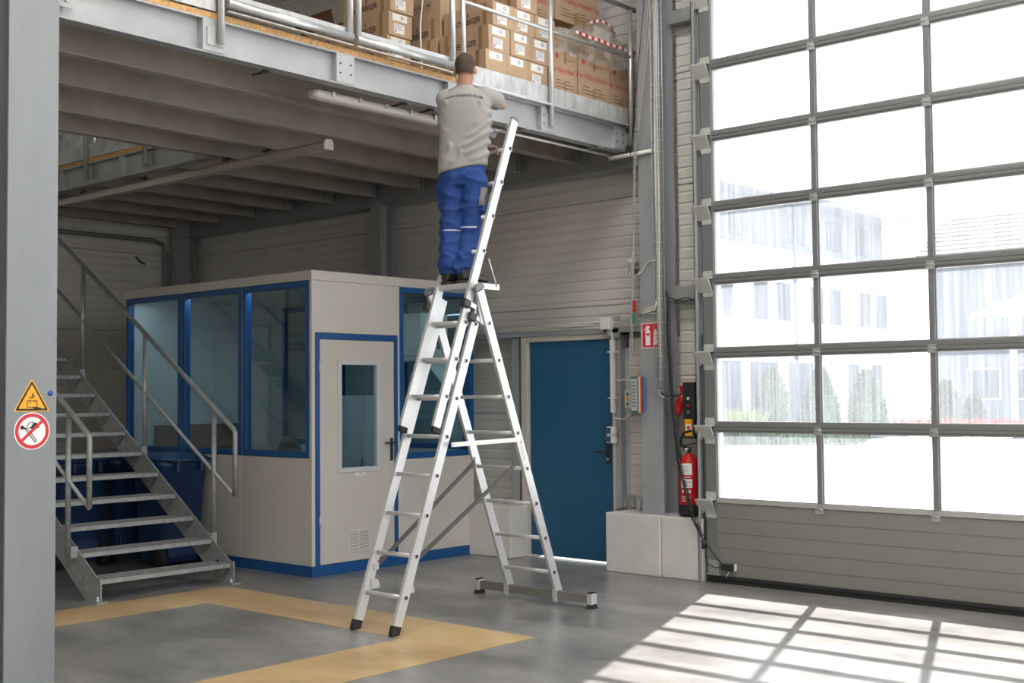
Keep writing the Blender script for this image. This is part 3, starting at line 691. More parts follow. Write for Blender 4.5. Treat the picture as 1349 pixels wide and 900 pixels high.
def wall_seg(y0, y1, ext):
    for x0, x1 in mods: box('wall_panel', CAB, cb, x0, y0, .095, x1, y1, 1.045, .003)
    for x in (CX0+.01, -10.576, -9.569): box('joint_strip', CAB, cb, x-.006, y0+.004, .095, x+.006, y1-.004, 2.632)
    for x0, x1 in mods:
        wn = MB(); fw = .052; z0, z1 = 1.048, 2.63
        for q in ((x0, z0, x1, z0+fw), (x0, z1-fw, x1, z1), (x0, z0+fw, x0+fw, z1-fw), (x1-fw, z0+fw, x1, z1-fw)): wn.box(q[0], y0-.004, q[1], q[2], y1+.004, q[3])
        wo = wn.build('window', CABBLUE, cb, .003)
        ym = (y0+y1)/2; box('pane', CABGLASS, wo, x0+fw-.01, ym-.003, z0+fw-.01, x1-fw+.01, ym+.003, z1-fw+.01)
wall_seg(CY0, CY0+T, True); wall_seg(CY1-T, CY1, False)
box('corner_post', CAB, cb, -8.575, CY0-.002, .095, CX1+.002, CY0+T, 2.632, .004)
box('end_wall', CAB, cb, CX0, CY0+T, .095, CX0+T, CY1-T, 2.632)
# front (facing the gate side)
xa, xb = CX1-T, CX1
box('wall_panel', CAB, cb, xa, 6.955, 2.165, xb, 7.965, 2.632, .003)
box('joint_strip', CAB, cb, xa, 7.955, .095, xb-.003, 7.985, 2.632)
box('wall_panel', CAB, cb, xa, 7.985, .095, xb, 9.0, .99, .003)
wn = MB(); z0, z1, y0, y1, fw = .995, 2.63, 7.985, 9.0, .05
for q in ((y0, z0, y1, z0+fw), (y0, z1-fw, y1, z1), (y0, z0+fw, y0+fw, z1-fw), (y1-fw, z0+fw, y1, z1-fw)): wn.box(xa-.004, q[0], q[1], xb+.004, q[2], q[3])
wo = wn.build('window', CABBLUE, cb, .003); box('pane', CABGLASS, wo, xa+.027, y0+fw-.01, z0+fw-.01, xa+.033, y1-fw+.01, z1-fw+.01)
fr = MB().box(xa, 6.957, .095, xb+.006, 7.012, 2.163).box(xa, 7.915, .095, xb+.006, 7.955, 2.163).box(xa, 7.012, 2.108, xb+.006, 7.915, 2.163); fr.build('door_frame', CABBLUE, cb, .003)
dl = thing  # the leaf is built from four rails round its window
lf = MB(); a0, a1 = xb-.045, xb-.003
for q in ((7.016, .10, 7.911, .90), (7.016, 1.925, 7.911, 2.104), (7.016, .90, 7.222, 1.925), (7.738, .90, 7.911, 1.925)): lf.box(a0, q[0], q[1], a1, q[2], q[3])
lo = lf.build('door', mat('cabin_door_panel', (.51, .482, .44), .48), cb)
wf_ = MB()
for q in ((7.222, .90, 7.738, .945), (7.222, 1.88, 7.738, 1.925), (7.222, .945, 7.268, 1.88), (7.692, .945, 7.738, 1.88)): wf_.box(a0-.004, q[0], q[1], a1+.008, q[2], q[3])
wf_.build('window_frame', mat('frame_light_grey', (.50, .51, .53), .45), lo, .003); box('pane', CABGLASS, lo, xb-.026, 7.26, .937, xb-.020, 7.70, 1.888)
vt = MB().box(a1, 7.342, .178, a1+.008, 7.598, .378)
vo = vt.build('vent_grille', mat('vent_beige', (.60, .57, .52), .5), lo, .002)
for ya, yb_ in ((7.356, 7.464), (7.476, 7.584)): box('vent_slit_shade', GREYP, vo, a1+.008, ya, .192, a1+.0088, yb_, .366)  # dark sheet standing in for the shade between the slats
for k in range(11):
    z = .196+.0156*k
    for ya, yb_ in ((7.356, 7.464), (7.476, 7.584)): MB().prism([(a1+.0088, ya, z), (a1+.014, ya, z), (a1+.0088, ya, z+.009)], (0, yb_-ya, 0)).build('slat', MATS['vent_beige'], vo, recalc=True)
MB().box(a1, 7.858, .985, a1+.010, 7.893, 1.20).build('lock_plate', BLACKP, lo, .008)
MB().cyl((a1+.005, 7.875, 1.155), (a1+.05, 7.875, 1.155), .010).cyl((a1+.046, 7.885, 1.155), (a1+.046, 7.76, 1.155), .010).build('handle', BLACKP, lo)
for z in (.42, 1.80): MB().cyl((a1+.004, 7.012, z), (a1+.004, 7.012, z+.11), .011, 8).build('hinge', TUBE, lo)
pn = box('name_plate', WHITEP, lo, a1, 7.43, .868, a1+.004, 7.545, .895); box('print', mat('print_green', (.05, .2, .12), .5), pn, a1+.0038, 7.47, .882, a1+.0045, 7.52, .889)
# things in and behind the cabin
ac = thing('air_conditioner', 'cream air conditioning unit on a shelf behind the cabin front window', 'air conditioner', (-9.2, 8.75, 1.96))
box('casing', mat('ac_cream', (.66, .64, .58), .5), ac, -9.50, 8.50, 1.99, -8.78, 8.88, 2.42, .008)
for z in (2.06, 2.13, 2.2, 2.27, 2.34): box('louvre', GREYP, ac, -9.48, 8.494, z, -9.22, 8.50, z+.05)
for z in (2.06, 2.22): 
    for y in (8.62, 8.72): box('louvre', GREYP, ac, -8.78, y, z, -8.774, y+.06, z+.13)
box('shelf', mat('shelf_cream', (.60, .58, .54), .5), ac, -9.6, 8.45, 1.94, -8.66, 8.93, 1.985)
for x in (-9.5, -8.75): MB().prism([(x, 8.93, 1.94), (x, 8.5, 1.94), (x, 8.93, 1.55)], (.02,0,0)).build('strut', WHITEP, ac, recalc=True)
cl = thing('added_cabin_lamp', 'added slim white fill lamp along the cabin ceiling above the left windows', 'lamp', (-10, 7.02, 2.6))  # added cool fill light for the cabin interior, tucked out of view
box('housing', WHITEP, cl, -11.42, 6.99, 2.60, -8.72, 7.06, 2.632)
le = bpy.data.materials.new('cabin_fill_glow'); le.use_nodes = True; le.node_tree.nodes['Principled BSDF'].inputs['Emission Color'].default_value = (.78, .91, 1, 1); le.node_tree.nodes['Principled BSDF'].inputs['Emission Strength'].default_value = 16.0
box('diffuser', le, cl, -11.4, 6.995, 2.59, -8.74, 7.055, 2.60)
cbd = thing('storage_cabinet', 'pale low cabinet standing inside the cabin by the rear windows', 'cabinet', (-9.9, 8.6, .1)); box('body', mat('cabinet_pale', (.45, .46, .47), .5), cbd, -10.2, 8.45, .1, -9.55, 8.92, 1.6, .004)
for x in (-10.19, -9.87): 
    d_ = box('door', MATS['cabinet_pale'], cbd, x, 8.44, .14, x+.31, 8.45, 1.57, .003); MB().cyl((x+.28, 8.43, .8), (x+.28, 8.43, .95), .006, 6).build('handle', BLACKP, d_)
ez = thing('folding_easel', 'black folding easel leaning inside the cabin behind the window', 'easel', (-9.0, 7.5, .1))
for dx, dy in ((-.18, 0), (.18, 0), (0, .3)): MB().cyl((-9.0+dx, 7.4+dy, .1), (-9.0, 7.45, 1.65), .014, 8).build('leg', BLACKP, ez)
MB().cyl((-9.1, 7.42, .8), (-8.9, 7.42, .8), .012, 8).build('crossbar', BLACKP, ez)
oc = thing('office_chair', 'dark rounded office chair behind the cabin window by the easel', 'chair', (-9.75, 7.4, .1))
MB().ell((-9.75, 7.4, .58), (.22,0,0), (0,.22,0), (0,0,.05)).build('seat', BLACKP, oc); MB().ell((-9.75, 7.62, .98), (.2,0,0), (0,.04,0), (0,0,.24)).build('backrest', BLACKP, oc)
MB().cyl((-9.75, 7.4, .2), (-9.75, 7.4, .56), .025).build('stem', BLACKP, oc); MB().cyl((-9.75, 7.6, .56), (-9.75, 7.63, .85), .015).build('back_bar', BLACKP, oc)
for k in range(5):
    a = 2*PI*k/5; MB().cyl((-9.75, 7.4, .22), (-9.75+.26*math.cos(a), 7.4+.26*math.sin(a), .14), .016).build('foot', BLACKP, oc)
ds = thing('office_desk', 'brown office desk inside the far end of the cabin', 'desk', (-10.9, 8.4, .1)); box('top', mat('desk_brown', (.16, .10, .07), .5), ds, -11.5, 7.1, .80, -10.8, 8.4, .83)
box('screen_panel', MATS['desk_brown'], ds, -11.5, 7.2, .83, -11.46, 8.3, 1.3)
for x in (-11.46, -10.84):
    for y in (7.14, 8.36): box('leg', GREYP, ds, x-.02, y-.02, .1, x+.02, y+.02, .80)

# ================================================================== WHEELED BINS
def bin_(cx, cy, label):
    t = thing('wheeled_bin', label, 'bin', (cx, cy, 0), group='blue wheeled bins under the stairs')
    wx, wy = .29, .265
    mb = MB(); rings = []
    for z, k in ((.05, .78), (.10, .80), (.93, 1.0), (.94, 1.05), (1.0, 1.06)): rings.append(((cx, cy, z), (wx*k, 0, 0), (0, wy*k, 0)))
    mb.loft(rings, 32, 5).build('body', BIN, t, recalc=True)
    mb = MB(); mb.loft([((cx, cy, 1.0), (.335, 0, 0), (0, .285, 0)), ((cx, cy, 1.025), (.345, 0, 0), (0, .29, 0)), ((cx-.02, cy, 1.055), (.30, 0, 0), (0, .25, 0)), ((cx-.03, cy, 1.07), (.15, 0, 0), (0, .16, 0))], 32, 4).build('lid', BINL, t, recalc=True)
    MB().tube([(cx+.33, cy-.20, 1.0), (cx+.38, cy-.20, 1.01), (cx+.38, cy+.20, 1.01), (cx+.33, cy+.20, 1.0)], .016, 8).build('handle', BINL, t)
    for s_ in (-1, 1):
        MB().lathe([(.03, -.03), (.095, -.03), (.10, -.02), (.10, .02), (.095, .03), (.03, .03)], (cx+.20, cy+s_*.235, .10), 20, 'y').build('wheel', RUBBER, t)
        MB().box(cx+.29, cy+s_*.13-.02, .90, cx+.36, cy+s_*.13+.02, .995).build('hinge_lug', BINL, t, .006)
    MB().cyl((cx+.20, cy-.24, .10), (cx+.20, cy+.24, .10), .014).build('axle', RUBBER, t)
    MB().box(cx+.20, cy-.17, .10, cx+.25, cy+.17, .26).build('axle_housing', BIN, t, .01)
bin_(-10.30, 6.615, 'blue wheeled bin nearest the cabin window behind the stair treads')
bin_(-10.98, 5.95, 'blue wheeled bin deep under the stairs near the big column')
bin_(-11.10, 6.59, 'blue wheeled bin farthest back between stairs and cabin')

# ================================================================== LADDER
ld_ = thing('combination_ladder', 'tall aluminium combination ladder with platform and stabiliser bar in the hall centre', 'ladder', (-6.24, 6.4, 0))
def stile(name, parent, x, a, b, wd=.073, th=.025):
    """C-profile stile from a to b, (y, z) pairs, centred on x"""
    a, b = V((x, *a)), V((x, *b)); d = (b-a).normalized(); n_ = V((0, -d.z, d.y)); X_ = V((1,0,0)); L = b-a
    mb = MB(); s_ = 1 if x > -6.24 else -1
    def pr(u0, u1, v0, v1):   # u along x, v along n
        c = (a+b)/2+X_*((u0+u1)/2)*s_+n_*((v0+v1)/2)
        mb.obox(c, X_*(abs(u1-u0)/2), n_*((v1-v0)/2), L/2)
    h_ = wd/2; t2 = th/2
    pr(-t2, t2, -h_, h_)
    mb.obox((a+b)/2+X_*(t2+.0006)*s_, X_*.0006, n_*(h_*.42), L/2)
    return mb.build(name, ALU, parent)
def rung(parent, xl, xr, y, z, name='rung'):
    mb = MB().loft([((xl, y, z), (0,.014,0), (0,0,.014)), ((xr, y, z), (0,.014,0), (0,0,.014))], 16, 6)
    r_ = mb.build(name, ALU, parent, recalc=True)
    for x, s_ in ((xl, -1), (xr, 1)):
        MB().box(x, y-.019, z-.019, x+s_*.0165, y+.019, z+.019).build('rung_flange', ALU, r_); MB().box(x+s_*.0165, y-.012, z-.012, x+s_*.018, y+.012, z+.012).build('rung_plug', BLACKP, r_)
S1x = (-6.430, -6.044); S3x = (-6.385, -6.056); S2x = (-6.507, -6.010)
for x in S1x: stile('front_stile', ld_, x, (5.612, .06), (6.455, 2.305))
for k in range(8): rung(ld_, *S1x, 5.685+.0998*k, .243+.266*k)
for x in S1x:
    MB().prism([(x-.016, 5.570, .075), (x-.016, 5.645, .055), (x-.016, 5.630, .015), (x-.016, 5.625, .0), (x-.016, 5.555, .0), (x-.016, 5.550, .02)], (.032,0,0)).build('rubber_foot', RUBBER, ld_, .003, recalc=True)
for x in S3x:
    stile('extension_stile', ld_, x, (6.000, 1.375), (6.848, 3.655), .068)
    MB().prism([(x-.016, 5.965, 1.385), (x-.016, 6.035, 1.365), (x-.016, 6.025, 1.325), (x-.016, 5.965, 1.345)], (.032,0,0)).build('rubber_foot', RUBBER, ld_, .003, recalc=True)
    mb = MB(); d_ = V((0, .351, .936)); n_ = V((0, -.936, .351)); c = V((x, 6.848, 3.655))
    mb.prism([c+n_*.037+V((-.015,0,0)), c-n_*.037+V((-.015,0,0)), c-n_*.034+d_*.018+V((-.015,0,0)), c-n_*.012+d_*.034+V((-.015,0,0)), c+n_*.012+d_*.034+V((-.015,0,0)), c+n_*.034+d_*.018+V((-.015,0,0))], (.03,0,0)).build('end_cap', GREYP, ld_, .003, recalc=True)
for k in range(8): rung(ld_, *S3x, 6.095+.0986*k, 1.588+.2638*k)
for x in S2x:
    stile('rear_stile', ld_, x, (6.405, 2.345), (7.258, .09), .073)
    c = V((x-.016, 6.40, 2.352)); d_ = V((0, -.353, .935)); n_ = V((0, .935, .353))
    mb = MB().prism([c+n_*.05, c+n_*.045+d_*.03, c+n_*.02+d_*.045, c-n_*.02+d_*.045, c-n_*.045+d_*.03, c-n_*.05], (.032,0,0)); mb.build('hinge_cap', GREYP, ld_, .003, recalc=True)
for k in range(8): rung(ld_, *S2x, 6.492+.1005*k, 2.113-.2667*k)
# stabiliser bar
MB().box(-6.80, 7.225, .04, -5.70, 7.27, .104).build('stabiliser_bar', mat('aluminium_dull', (.20, .187, .172), .45, .25, var=.05, scale=3), ld_, .003)
for x0, x1 in ((-6.845, -6.80), (-5.70, -5.655)):
    MB().box(x0, 7.215, .03, x1, 7.28, .112).build('bar_end', ALU, ld_, .003); MB().box(x0, 7.213, .112, x1, 7.282, .120).build('bar_cap', RUBBER, ld_, .002)
    MB().prism([(x0-.004, 7.20, 0), (x0-.004, 7.29, 0), (x0-.004, 7.275, .034), (x0-.004, 7.22, .034)], (x1-x0+.008, 0, 0)).build('rubber_foot', RUBBER, ld_, .003, recalc=True)
for x in S2x: MB().box(x-.02, 7.21, .02, x+.02, 7.223, .115).cyl((x, 7.21, .04), (x, 7.195, .04), .008, 8).build('bar_bracket', ALU, ld_)
# spreader bar, dark braces
MB().obox((-5.995, 6.468, 1.258), (.003,0,0), (0, .375, .007), (0, 0, .016)).build('spreader_bar', mat('white_bar', (.75, .75, .74), .4), ld_, .001)
for y, z in ((6.108, 1.251), (6.829, 1.264)): MB().cyl((-5.993, y, z), (-5.985, y, z), .009, 8).build('spreader_pin', TUBE, ld_)
def brace(xa_, a, xb__, b):
    a, b = V((xa_, *a)), V((xb__, *b)); d = (b-a).normalized(); n_ = V((1,0,0)).cross(d).normalized()
    MB().obox((a+b)/2, (b-a)/2, n_*.014, n_.cross(d)*.006).build('folding_brace', ALUG, ld_)
brace(-6.41, (5.77, .42), -6.485, (6.85, 1.085)); brace(-6.065, (5.77, .45), -6.03, (6.80, 1.08))
for x, y, z in ((-6.41, 5.76, .415), (-6.485, 6.86, 1.095)): MB().box(x-.015, y-.02, z-.025, x+.01, y+.02, z+.025).build('brace_bracket', TUBE, ld_, .002)
# guide brackets and clips
for x, s_ in ((-6.414, 1), (-6.060, -1)):
    MB().prism([(x, 5.715, .262), (x, 5.79, .262), (x, 5.795, .285), (x, 5.78, .32), (x, 5.735, .335), (x, 5.715, .325)], (.004*s_,0,0)).build('guide_plate', TUBE, ld_, recalc=True)
MB().prism([(-6.412, 6.10, 1.605), (-6.412, 6.19, 1.605), (-6.412, 6.19, 1.635), (-6.412, 6.15, 1.655), (-6.412, 6.10, 1.66)], (.004,0,0)).build('guide_plate', TUBE, ld_, recalc=True)
for x, y, z in ((-6.425, 6.285, 2.245), (-6.04, 6.285, 2.25), (-6.04, 6.345, 2.155)):
    MB().obox((x+.006, y, z), (.026,0,0), (0,.030,-.011), (0,.009,.027)).build('locking_clip', BLACKP, ld_, .005)
    MB().obox((x+.02, y+.055, z-.012), (.004,0,0), (0,.04,-.015), (0,.006,.018)).build('clip_tongue', TUBE, ld_, .003)
for x in (-6.452, -6.018): MB().obox((x+.004, 6.43, 2.19), (.003,0,0), (0,.03,-.01), (0,-.02,.09)).build('hinge_plate', TUBE, ld_)
# platform
MB().box(-6.41, 6.352, 2.362, -6.03, 6.625, 2.402).build('platform', ALU, ld_, .004)
for k in range(8): box('tread_rib', ALU, ld_, -6.40, 6.365+.032*k, 2.402, -6.04, 6.375+.032*k, 2.406)
box('platform_side', mat('white_bar2', (.75, .75, .74), .4), ld_, -6.03, 6.36, 2.362, -6.022, 6.632, 2.404)
for x in (-6.02, -6.42): MB().cyl((x, 6.515, 2.585), (x, 6.60, 2.385), .006, 8).build('platform_stay', TUBE, ld_)
# transport wheels
for x in (-6.315, -6.135):
    w_ = MB().lathe([(.026,-.012),(.038,-.012),(.042,-.007),(.042,.007),(.038,.012),(.026,.012)], (x, 6.885, 3.605), 24, 'x').build('wheel', GREYP, ld_, recalc=True)
    MB().lathe([(.006,-.014),(.012,-.014),(.014,-.009),(.026,-.009),(.026,.009),(.014,.009),(.012,.014),(.006,.014)], (x, 6.885, 3.605), 20, 'x').build('wheel_hub', mat('hub_grey', (.36,.37,.38), .4), w_, recalc=True)
MB().cyl((-6.37, 6.885, 3.605), (-6.07, 6.885, 3.605), .007, 8).build('wheel_axle', TUBE, ld_)
# sticker on the rear stile
stk = box('safety_sticker', SIGNW, ld_, -5.9962, 6.765, 1.00, -5.9955, 6.80, 1.20)
stk.parent = None; bpy.data.objects.remove(stk)
c0 = V((-5.9962, 6.838, 1.19)); dd = V((0, .3527, -.9357)); nn = V((0, .9357, .3527))
sk = MB().obox(c0, (.0006,0,0), nn*.02, dd*.11).build('safety_sticker', SIGNW, ld_)
MB().lathe([(.010,0),(.013,0),(.013,.001),(.010,.001)], c0-dd*.085+V((.0007,0,0)), 16, 'x').build('print', mat('sticker_green', (.05,.3,.1), .5), sk)
for k in range(9): MB().obox(c0+dd*(-.03+.014*k)+V((.0008,0,0)), (.0003,0,0), nn*(.014 if k % 3 else .009), dd*.003).build('print', mat('sticker_ink', (.25,.27,.3), .5), sk)
MB().obox(c0-dd*.052+V((.0008,0,0)), (.0003,0,0), nn*.007, dd*.007).build('print', SIGNYEL, sk); MB().obox(c0-dd*.052+nn*.012+V((.0008,0,0)), (.0003,0,0), nn*.003, dd*.007).build('print', BLUEDOT, sk)

# ================================================================== SIGNS ON THE BIG COLUMN
SX = -6.587
def disc(c, r, x, n=40): return [(x, c[0]+r*math.sin(2*PI*k/n), c[1]+r*math.cos(2*PI*k/n)) for k in range(n)]
ws = thing('warning_sign', 'yellow triangular battery acid warning sign on the big column', 'sign', (SX, 3.343, 1.6))
def tri(c, s_, x, rr=.012):
    P = []
    for k in range(3):
        a = PI/2+2*PI*k/3; q = (c[0]+math.cos(a)*(s_-2*rr), c[1]+math.sin(a)*(s_-2*rr))
        for j in range(-3, 4): b = a+j*PI/9; P.append((x, q[0]+rr*math.cos(b), q[1]+rr*math.sin(b)))
    return P
tc_ = (3.343, 1.587)
MB().prism(tri(tc_, .124, SX, .008), (.002,0,0)).build('sign_plate', SIGNYEL, ws, recalc=True)
MB().prism(tri(tc_, .112, SX+.002, .006), (.0006,0,0)).build('border', INK, ws, recalc=True)
MB().prism(tri(tc_, .091, SX+.0026, .004), (.0006,0,0)).build('field', SIGNYEL, ws, recalc=True)
xk = SX+.0032
mb = MB()
def seg(mb, y0, z0, y1, z1, t): 
    a, b = V((xk, y0, z0)), V((xk, y1, z1)); d = (b-a).normalized(); n_ = V((0, -d.z, d.y))*t/2
    mb.prism([a+n_, b+n_, b-n_, a-n_], (.0006,0,0))
by, bz = 3.315, 1.55
for q in ((by, bz, by+.058, bz), (by, bz+.035, by+.058, bz+.035), (by, bz-.001, by, bz+.036), (by+.058, bz-.001, by+.058, bz+.036)): seg(mb, *q, .0045)
for y in (by+.012, by+.045): seg(mb, y-.003, bz+.038, y+.003, bz+.038, .006)
seg(mb, by+.008, bz+.024, by+.018, bz+.024, .002); seg(mb, by+.013, bz+.019, by+.013, bz+.029, .002); seg(mb, by+.042, bz+.024, by+.051, bz+.024, .002)
mb.prism([(xk, by+.03, bz-.004), (xk, by+.058, bz), (xk, by+.08, bz-.004), (xk, by+.088, bz-.015), (xk, by+.055, bz-.014)], (.0006,0,0))
pts = [(by+.012, bz+.047), (by+.02, bz+.058), (by+.038, bz+.054), (by+.044, bz+.063), (by+.034, bz+.068), (by+.036, bz+.082)]
for a, b in zip(pts[:-1], pts[1:]): seg(mb, *a, *b, .004)
pts = [(by+.024, bz+.047), (by+.034, bz+.060), (by+.028, bz+.07), (by+.034, bz+.075)]
for a, b in zip(pts[:-1], pts[1:]): seg(mb, *a, *b, .004)
mb.build('pictogram', INK, ws)
ps = thing('prohibition_sign', 'round red and white no open flame sign on the big column', 'sign', (SX, 3.346, 1.42))
pc = (3.346, 1.416)
MB().prism(disc(pc, .105, SX), (.002,0,0)).build('sign_plate', SIGNW, ps, recalc=True)
MB().prism(disc(pc, .099, SX+.002), (.0005,0,0)).build('ring', SIGNRED, ps, recalc=True)
MB().prism(disc(pc, .079, SX+.0025), (.0005,0,0)).build('field', SIGNW, ps, recalc=True)
xk = SX+.003; mb = MB()
seg(mb, 3.306, 1.427, 3.363, 1.352, .004); seg(mb, 3.317, 1.434, 3.374, 1.360, .004); seg(mb, 3.363, 1.352, 3.374, 1.360, .003); seg(mb, 3.311, 1.431, 3.366, 1.358, .002)
mb.prism([(xk, 3.287+.013*math.cos(t)*.8, 1.437+.012*math.sin(t)) for t in [2*PI*k/16 for k in range(16)]], (.0006,0,0)); seg(mb, 3.290, 1.437, 3.312, 1.428, .010)
mb.prism([(xk, *p) for p in ((3.325,1.437),(3.345,1.425),(3.365,1.428),(3.392,1.437),(3.378,1.442),(3.385,1.45),(3.372,1.452),(3.375,1.462),(3.36,1.463),(3.345,1.466),(3.352,1.455),(3.34,1.45),(3.345,1.443))], (.0006,0,0))
pts = [(3.318,1.433),(3.314,1.446),(3.324,1.452),(3.326,1.462),(3.34,1.467),(3.352,1.466)]
for a, b in zip(pts[:-1], pts[1:]): seg(mb, *a, *b, .004)
mb.build('pictogram', INK, ps)
xk = SX+.0036; mb = MB(); seg(mb, 3.285, 1.363, 3.405, 1.472, .017); mb.build('bar', SIGNRED, ps)
dt = MB().lathe([(.0002,0),(.0155,0),(.0155,.004),(.0002,.004)], (SX, 3.452, 1.628), 24, 'x').build('round_sticker', BLUEDOT); tag(dt, 'small round blue sticker beside the yellow triangle sign', 'sticker')

# ================================================================== CARTONS ON THE MEZZANINE
def logo(mb, c, r, u, s_):      # drop-shaped mark over a curved stroke
    c, r, u = V(c), V(r), V(u)
    P = [(-.10,.0),(-.14,.25),(0,.75),(.02,.45),(.12,.42),(.10,.1),(.05,0)]
    mb.add([c+r*(x*s_)+u*(y*s_) for x, y in P], [tuple(range(len(P)))])
    A = [(-.35,.10),(-.30,-.08),(-.05,-.2),(.28,-.12),(.40,.12),(.25,-.02),(-.02,-.1),(-.25,-.02)]
    mb.add([c+r*(x*s_)+u*(y*s_) for x, y in A], [(0,1,2,6,7),(2,3,4,5,6)])
def carton(x0, x1, y0, y1, z0, z1, label, group, front=None, side=None, mt=CARD, tape=True, top=False, name='cardboard_box'):
    """x1 is the face towards the hall, y0 the side face"""
    t = thing(name, label, 'box', ((x0+x1)/2, (y0+y1)/2, z0), group=group)
    box('carton', mt, t, x0, y0, z0, x1, y1, z1, .003)
    L, W, H = x1-x0, y1-y0, z1-z0
    if tape and H > .15 and L > .2: MB().box(x0+.10*L, y0-.0008, z0+.002, x0+.17*L, y0, z1-.002).box(x0+.80*L, y0-.0008, z0+.002, x0+.87*L, y0, z1-.002).build('tape', TAPE, t)
    if side == 'logo':
        mb = MB(); c = V((x0+L*.46, y0-.0012, z0+H*.36)); text_into(mb, 'HOERBIGER', c, (1,0,0), (0,0,1), .072, .84, shear=.2, bold=.016); logo(mb, V((x0+L*.50, y0-.0012, z0+H*.62)), V((1,0,0)), V((0,0,1)), H*.26)
        mb.build('lettering', INK, t)
    if side == 'icons':
        mb = MB(); zc = z0+H*.45
        for k in range(4):
            xc = x0+L*(.22+.17*k); q = .035
            for a in ((xc-q, zc-q, xc+q, zc-q+.003), (xc-q, zc+q-.003, xc+q, zc+q), (xc-q, zc-q, xc-q+.003, zc+q), (xc+q-.003, zc-q, xc+q, zc+q)): mb.box(a[0], y0-.0012, a[1], a[2], y0-.0006, a[3])
            mb.box(xc-.003, y0-.0012, zc-.02, xc+.003, y0-.0006, zc+.01); mb.prism([(xc-.02, y0-.0012, zc+.008), (xc+.02, y0-.0012, zc+.008), (xc+.012, y0-.0012, zc+.022), (xc-.012, y0-.0012, zc+.022)], (0,.0006,0))
        mb.build('handling_marks', INK, t)
    if front == 'labels' or front == 'label':
        lb_ = MB().box(x1, y0+W*.16, z1-H*.36, x1+.001, y0+W*.78, z1-H*.06)
        if front == 'labels': lb_.box(x1, y0+W*.22, z0+H*.12, x1+.001, y0+W*.66, z0+H*.52)
        lo_ = lb_.build('paper_label', PAPER, t)
        mb = MB(); c = (y0+W*.56, z1-H*.19)
        mb.prism(disc(c, .016, x1+.0012, 16), (.0004,0,0)); mb.box(x1+.001, y0+W*.64, z1-H*.24, x1+.0016, y0+W*.645, z1-H*.12)
        if front == 'labels':
            for k in range(4): mb.box(x1+.001, y0+W*(.26 if k < 3 else .26), z0+H*(.46-.06*k), x1+.0016, y0+W*(.60-.05*(k % 2)), z0+H*(.475-.06*k))
            mb.box(x1+.001, y0+W*.25, z0+H*.16, x1+.0016, y0+W*.31, z0+H*.24)
        mb.build('print', mat('label_ink', (.12,.15,.22), .6), lo_)
        ld2 = MB().prism(disc(c, .009, x1+.0018, 14), (.0004,0,0)).build('print', PAPER, lo_)
    if front == 'red':
        mb = MB(); yc = (y0+y1)/2
        text_into(mb, 'Your Walking Inflatable Toy', (x1+.0012, yc, z0+H*.53), (0,1,0), (0,0,1), H*.17, .56*W/H, bold=.01)
        mb.prism(disc((y0+W*.16, z1-H*.16), H*.06, x1+.0006, 14), (.0004,0,0)); text_into(mb, 'Pedestrian Handling Robot', (x1+.0012, y0+W*.62, z1-H*.20), (0,1,0), (0,0,1), H*.06, .62)
        for a in (0, 1): mb.box(x1+.0006, y0+W*.86, z0+H*(.10+.14*a), x1+.0012, y0+W*.96, z0+H*(.11+.14*a)); mb.box(x1+.0006, y0+W*(.86+.097*a), z0+H*.10, x1+.0012, y0+W*(.863+.097*a), z0+H*.25)
        mb.build('red_print', REDINK, t)
        mb = MB()
        for cx in (.12, .50):
            for k, l_ in enumerate((.2, .32, .34)): mb.box(x1+.0006, y0+W*cx, z0+H*(.30-.075*k), x1+.0012, y0+W*(cx+l_), z0+H*(.312-.075*k))
        mb.build('black_print', INK, t)
        MB().box(x1, y0+W*.46, z1-H*.30, x1+.0005, y0+W*.54, z1).box(x1, y0+W*.44, z0, x1+.0005, y0+W*.52, z0+H*.30).build('tape', TAPE, t)
    return t
def pallet(x0, x1, y0, y1, label):
    t = thing('wooden_pallet', label, 'pallet', ((x0+x1)/2, (y0+y1)/2, 4.092))
    for k in range(3):
        y = y0+.05+(y1-y0-.1)*k/2
        box('runner', WOOD, t, x0, y-.05, 4.092, x1, y+.05, 4.114)
        for x in (x0, (x0+x1)/2-.07, x1-.14): box('block', WOOD, t, x, y-.05, 4.114, x+.14, y+.05, 4.19)
    n_ = 7
    for k in range(n_):
        x = x0+(x1-x0-.12)*k/(n_-1); box('deck_plank', WOOD, t, x, y0, 4.19, x+.12, y1, 4.212)
    for y in (y0, y1): MB().box(x1-.02, (y if y == y0 else y-.18), 4.212, x1, (y+.18 if y == y0 else y), 4.235)
    for k in range(5):
        y = y0+(y1-y0-.1)*k/4; box('deck_plank', WOOD, t, x0, y, 4.212, x1+.005*(k % 2), y+.1, 4.236)
pallet(-7.97, -6.74, 7.27, 8.12, 'wooden pallet under the label-covered logo cartons')
G1 = 'brown cartons with white labels stacked on the pallet'
xf = -6.76; rows = [(4.237, 4.448, 7.30), (4.449, 4.662, 7.345), (4.663, 4.868, 7.395), (4.869, 5.08, 7.44)]
side_ = ['logo', 'logo', 'logo', 'logo']
names = ['lowest', 'second', 'third', 'topmost']
pos = ['left', 'middle', 'right']
for r_, (z0, z1, ya) in enumerate(rows):
    for c_ in range(3):
        if r_ == 3 and c_ == 0: continue
        y0 = ya+.268*c_ if r_ < 3 else 7.70+.27*(c_-1)
        if r_ == 3 and c_ == 2: continue
        carton(xf-.575, xf-(.004*((r_*2+c_) % 3)), y0, y0+.262, z0, z1-.002, f'labelled brown carton, {pos[c_]} in the {names[r_]} row of the pallet front', G1, front='label' if r_ == 0 and c_ < 2 else 'labels', side='logo' if c_ == 0 else None)
G2 = 'logo cartons stacked behind the barrier gates'
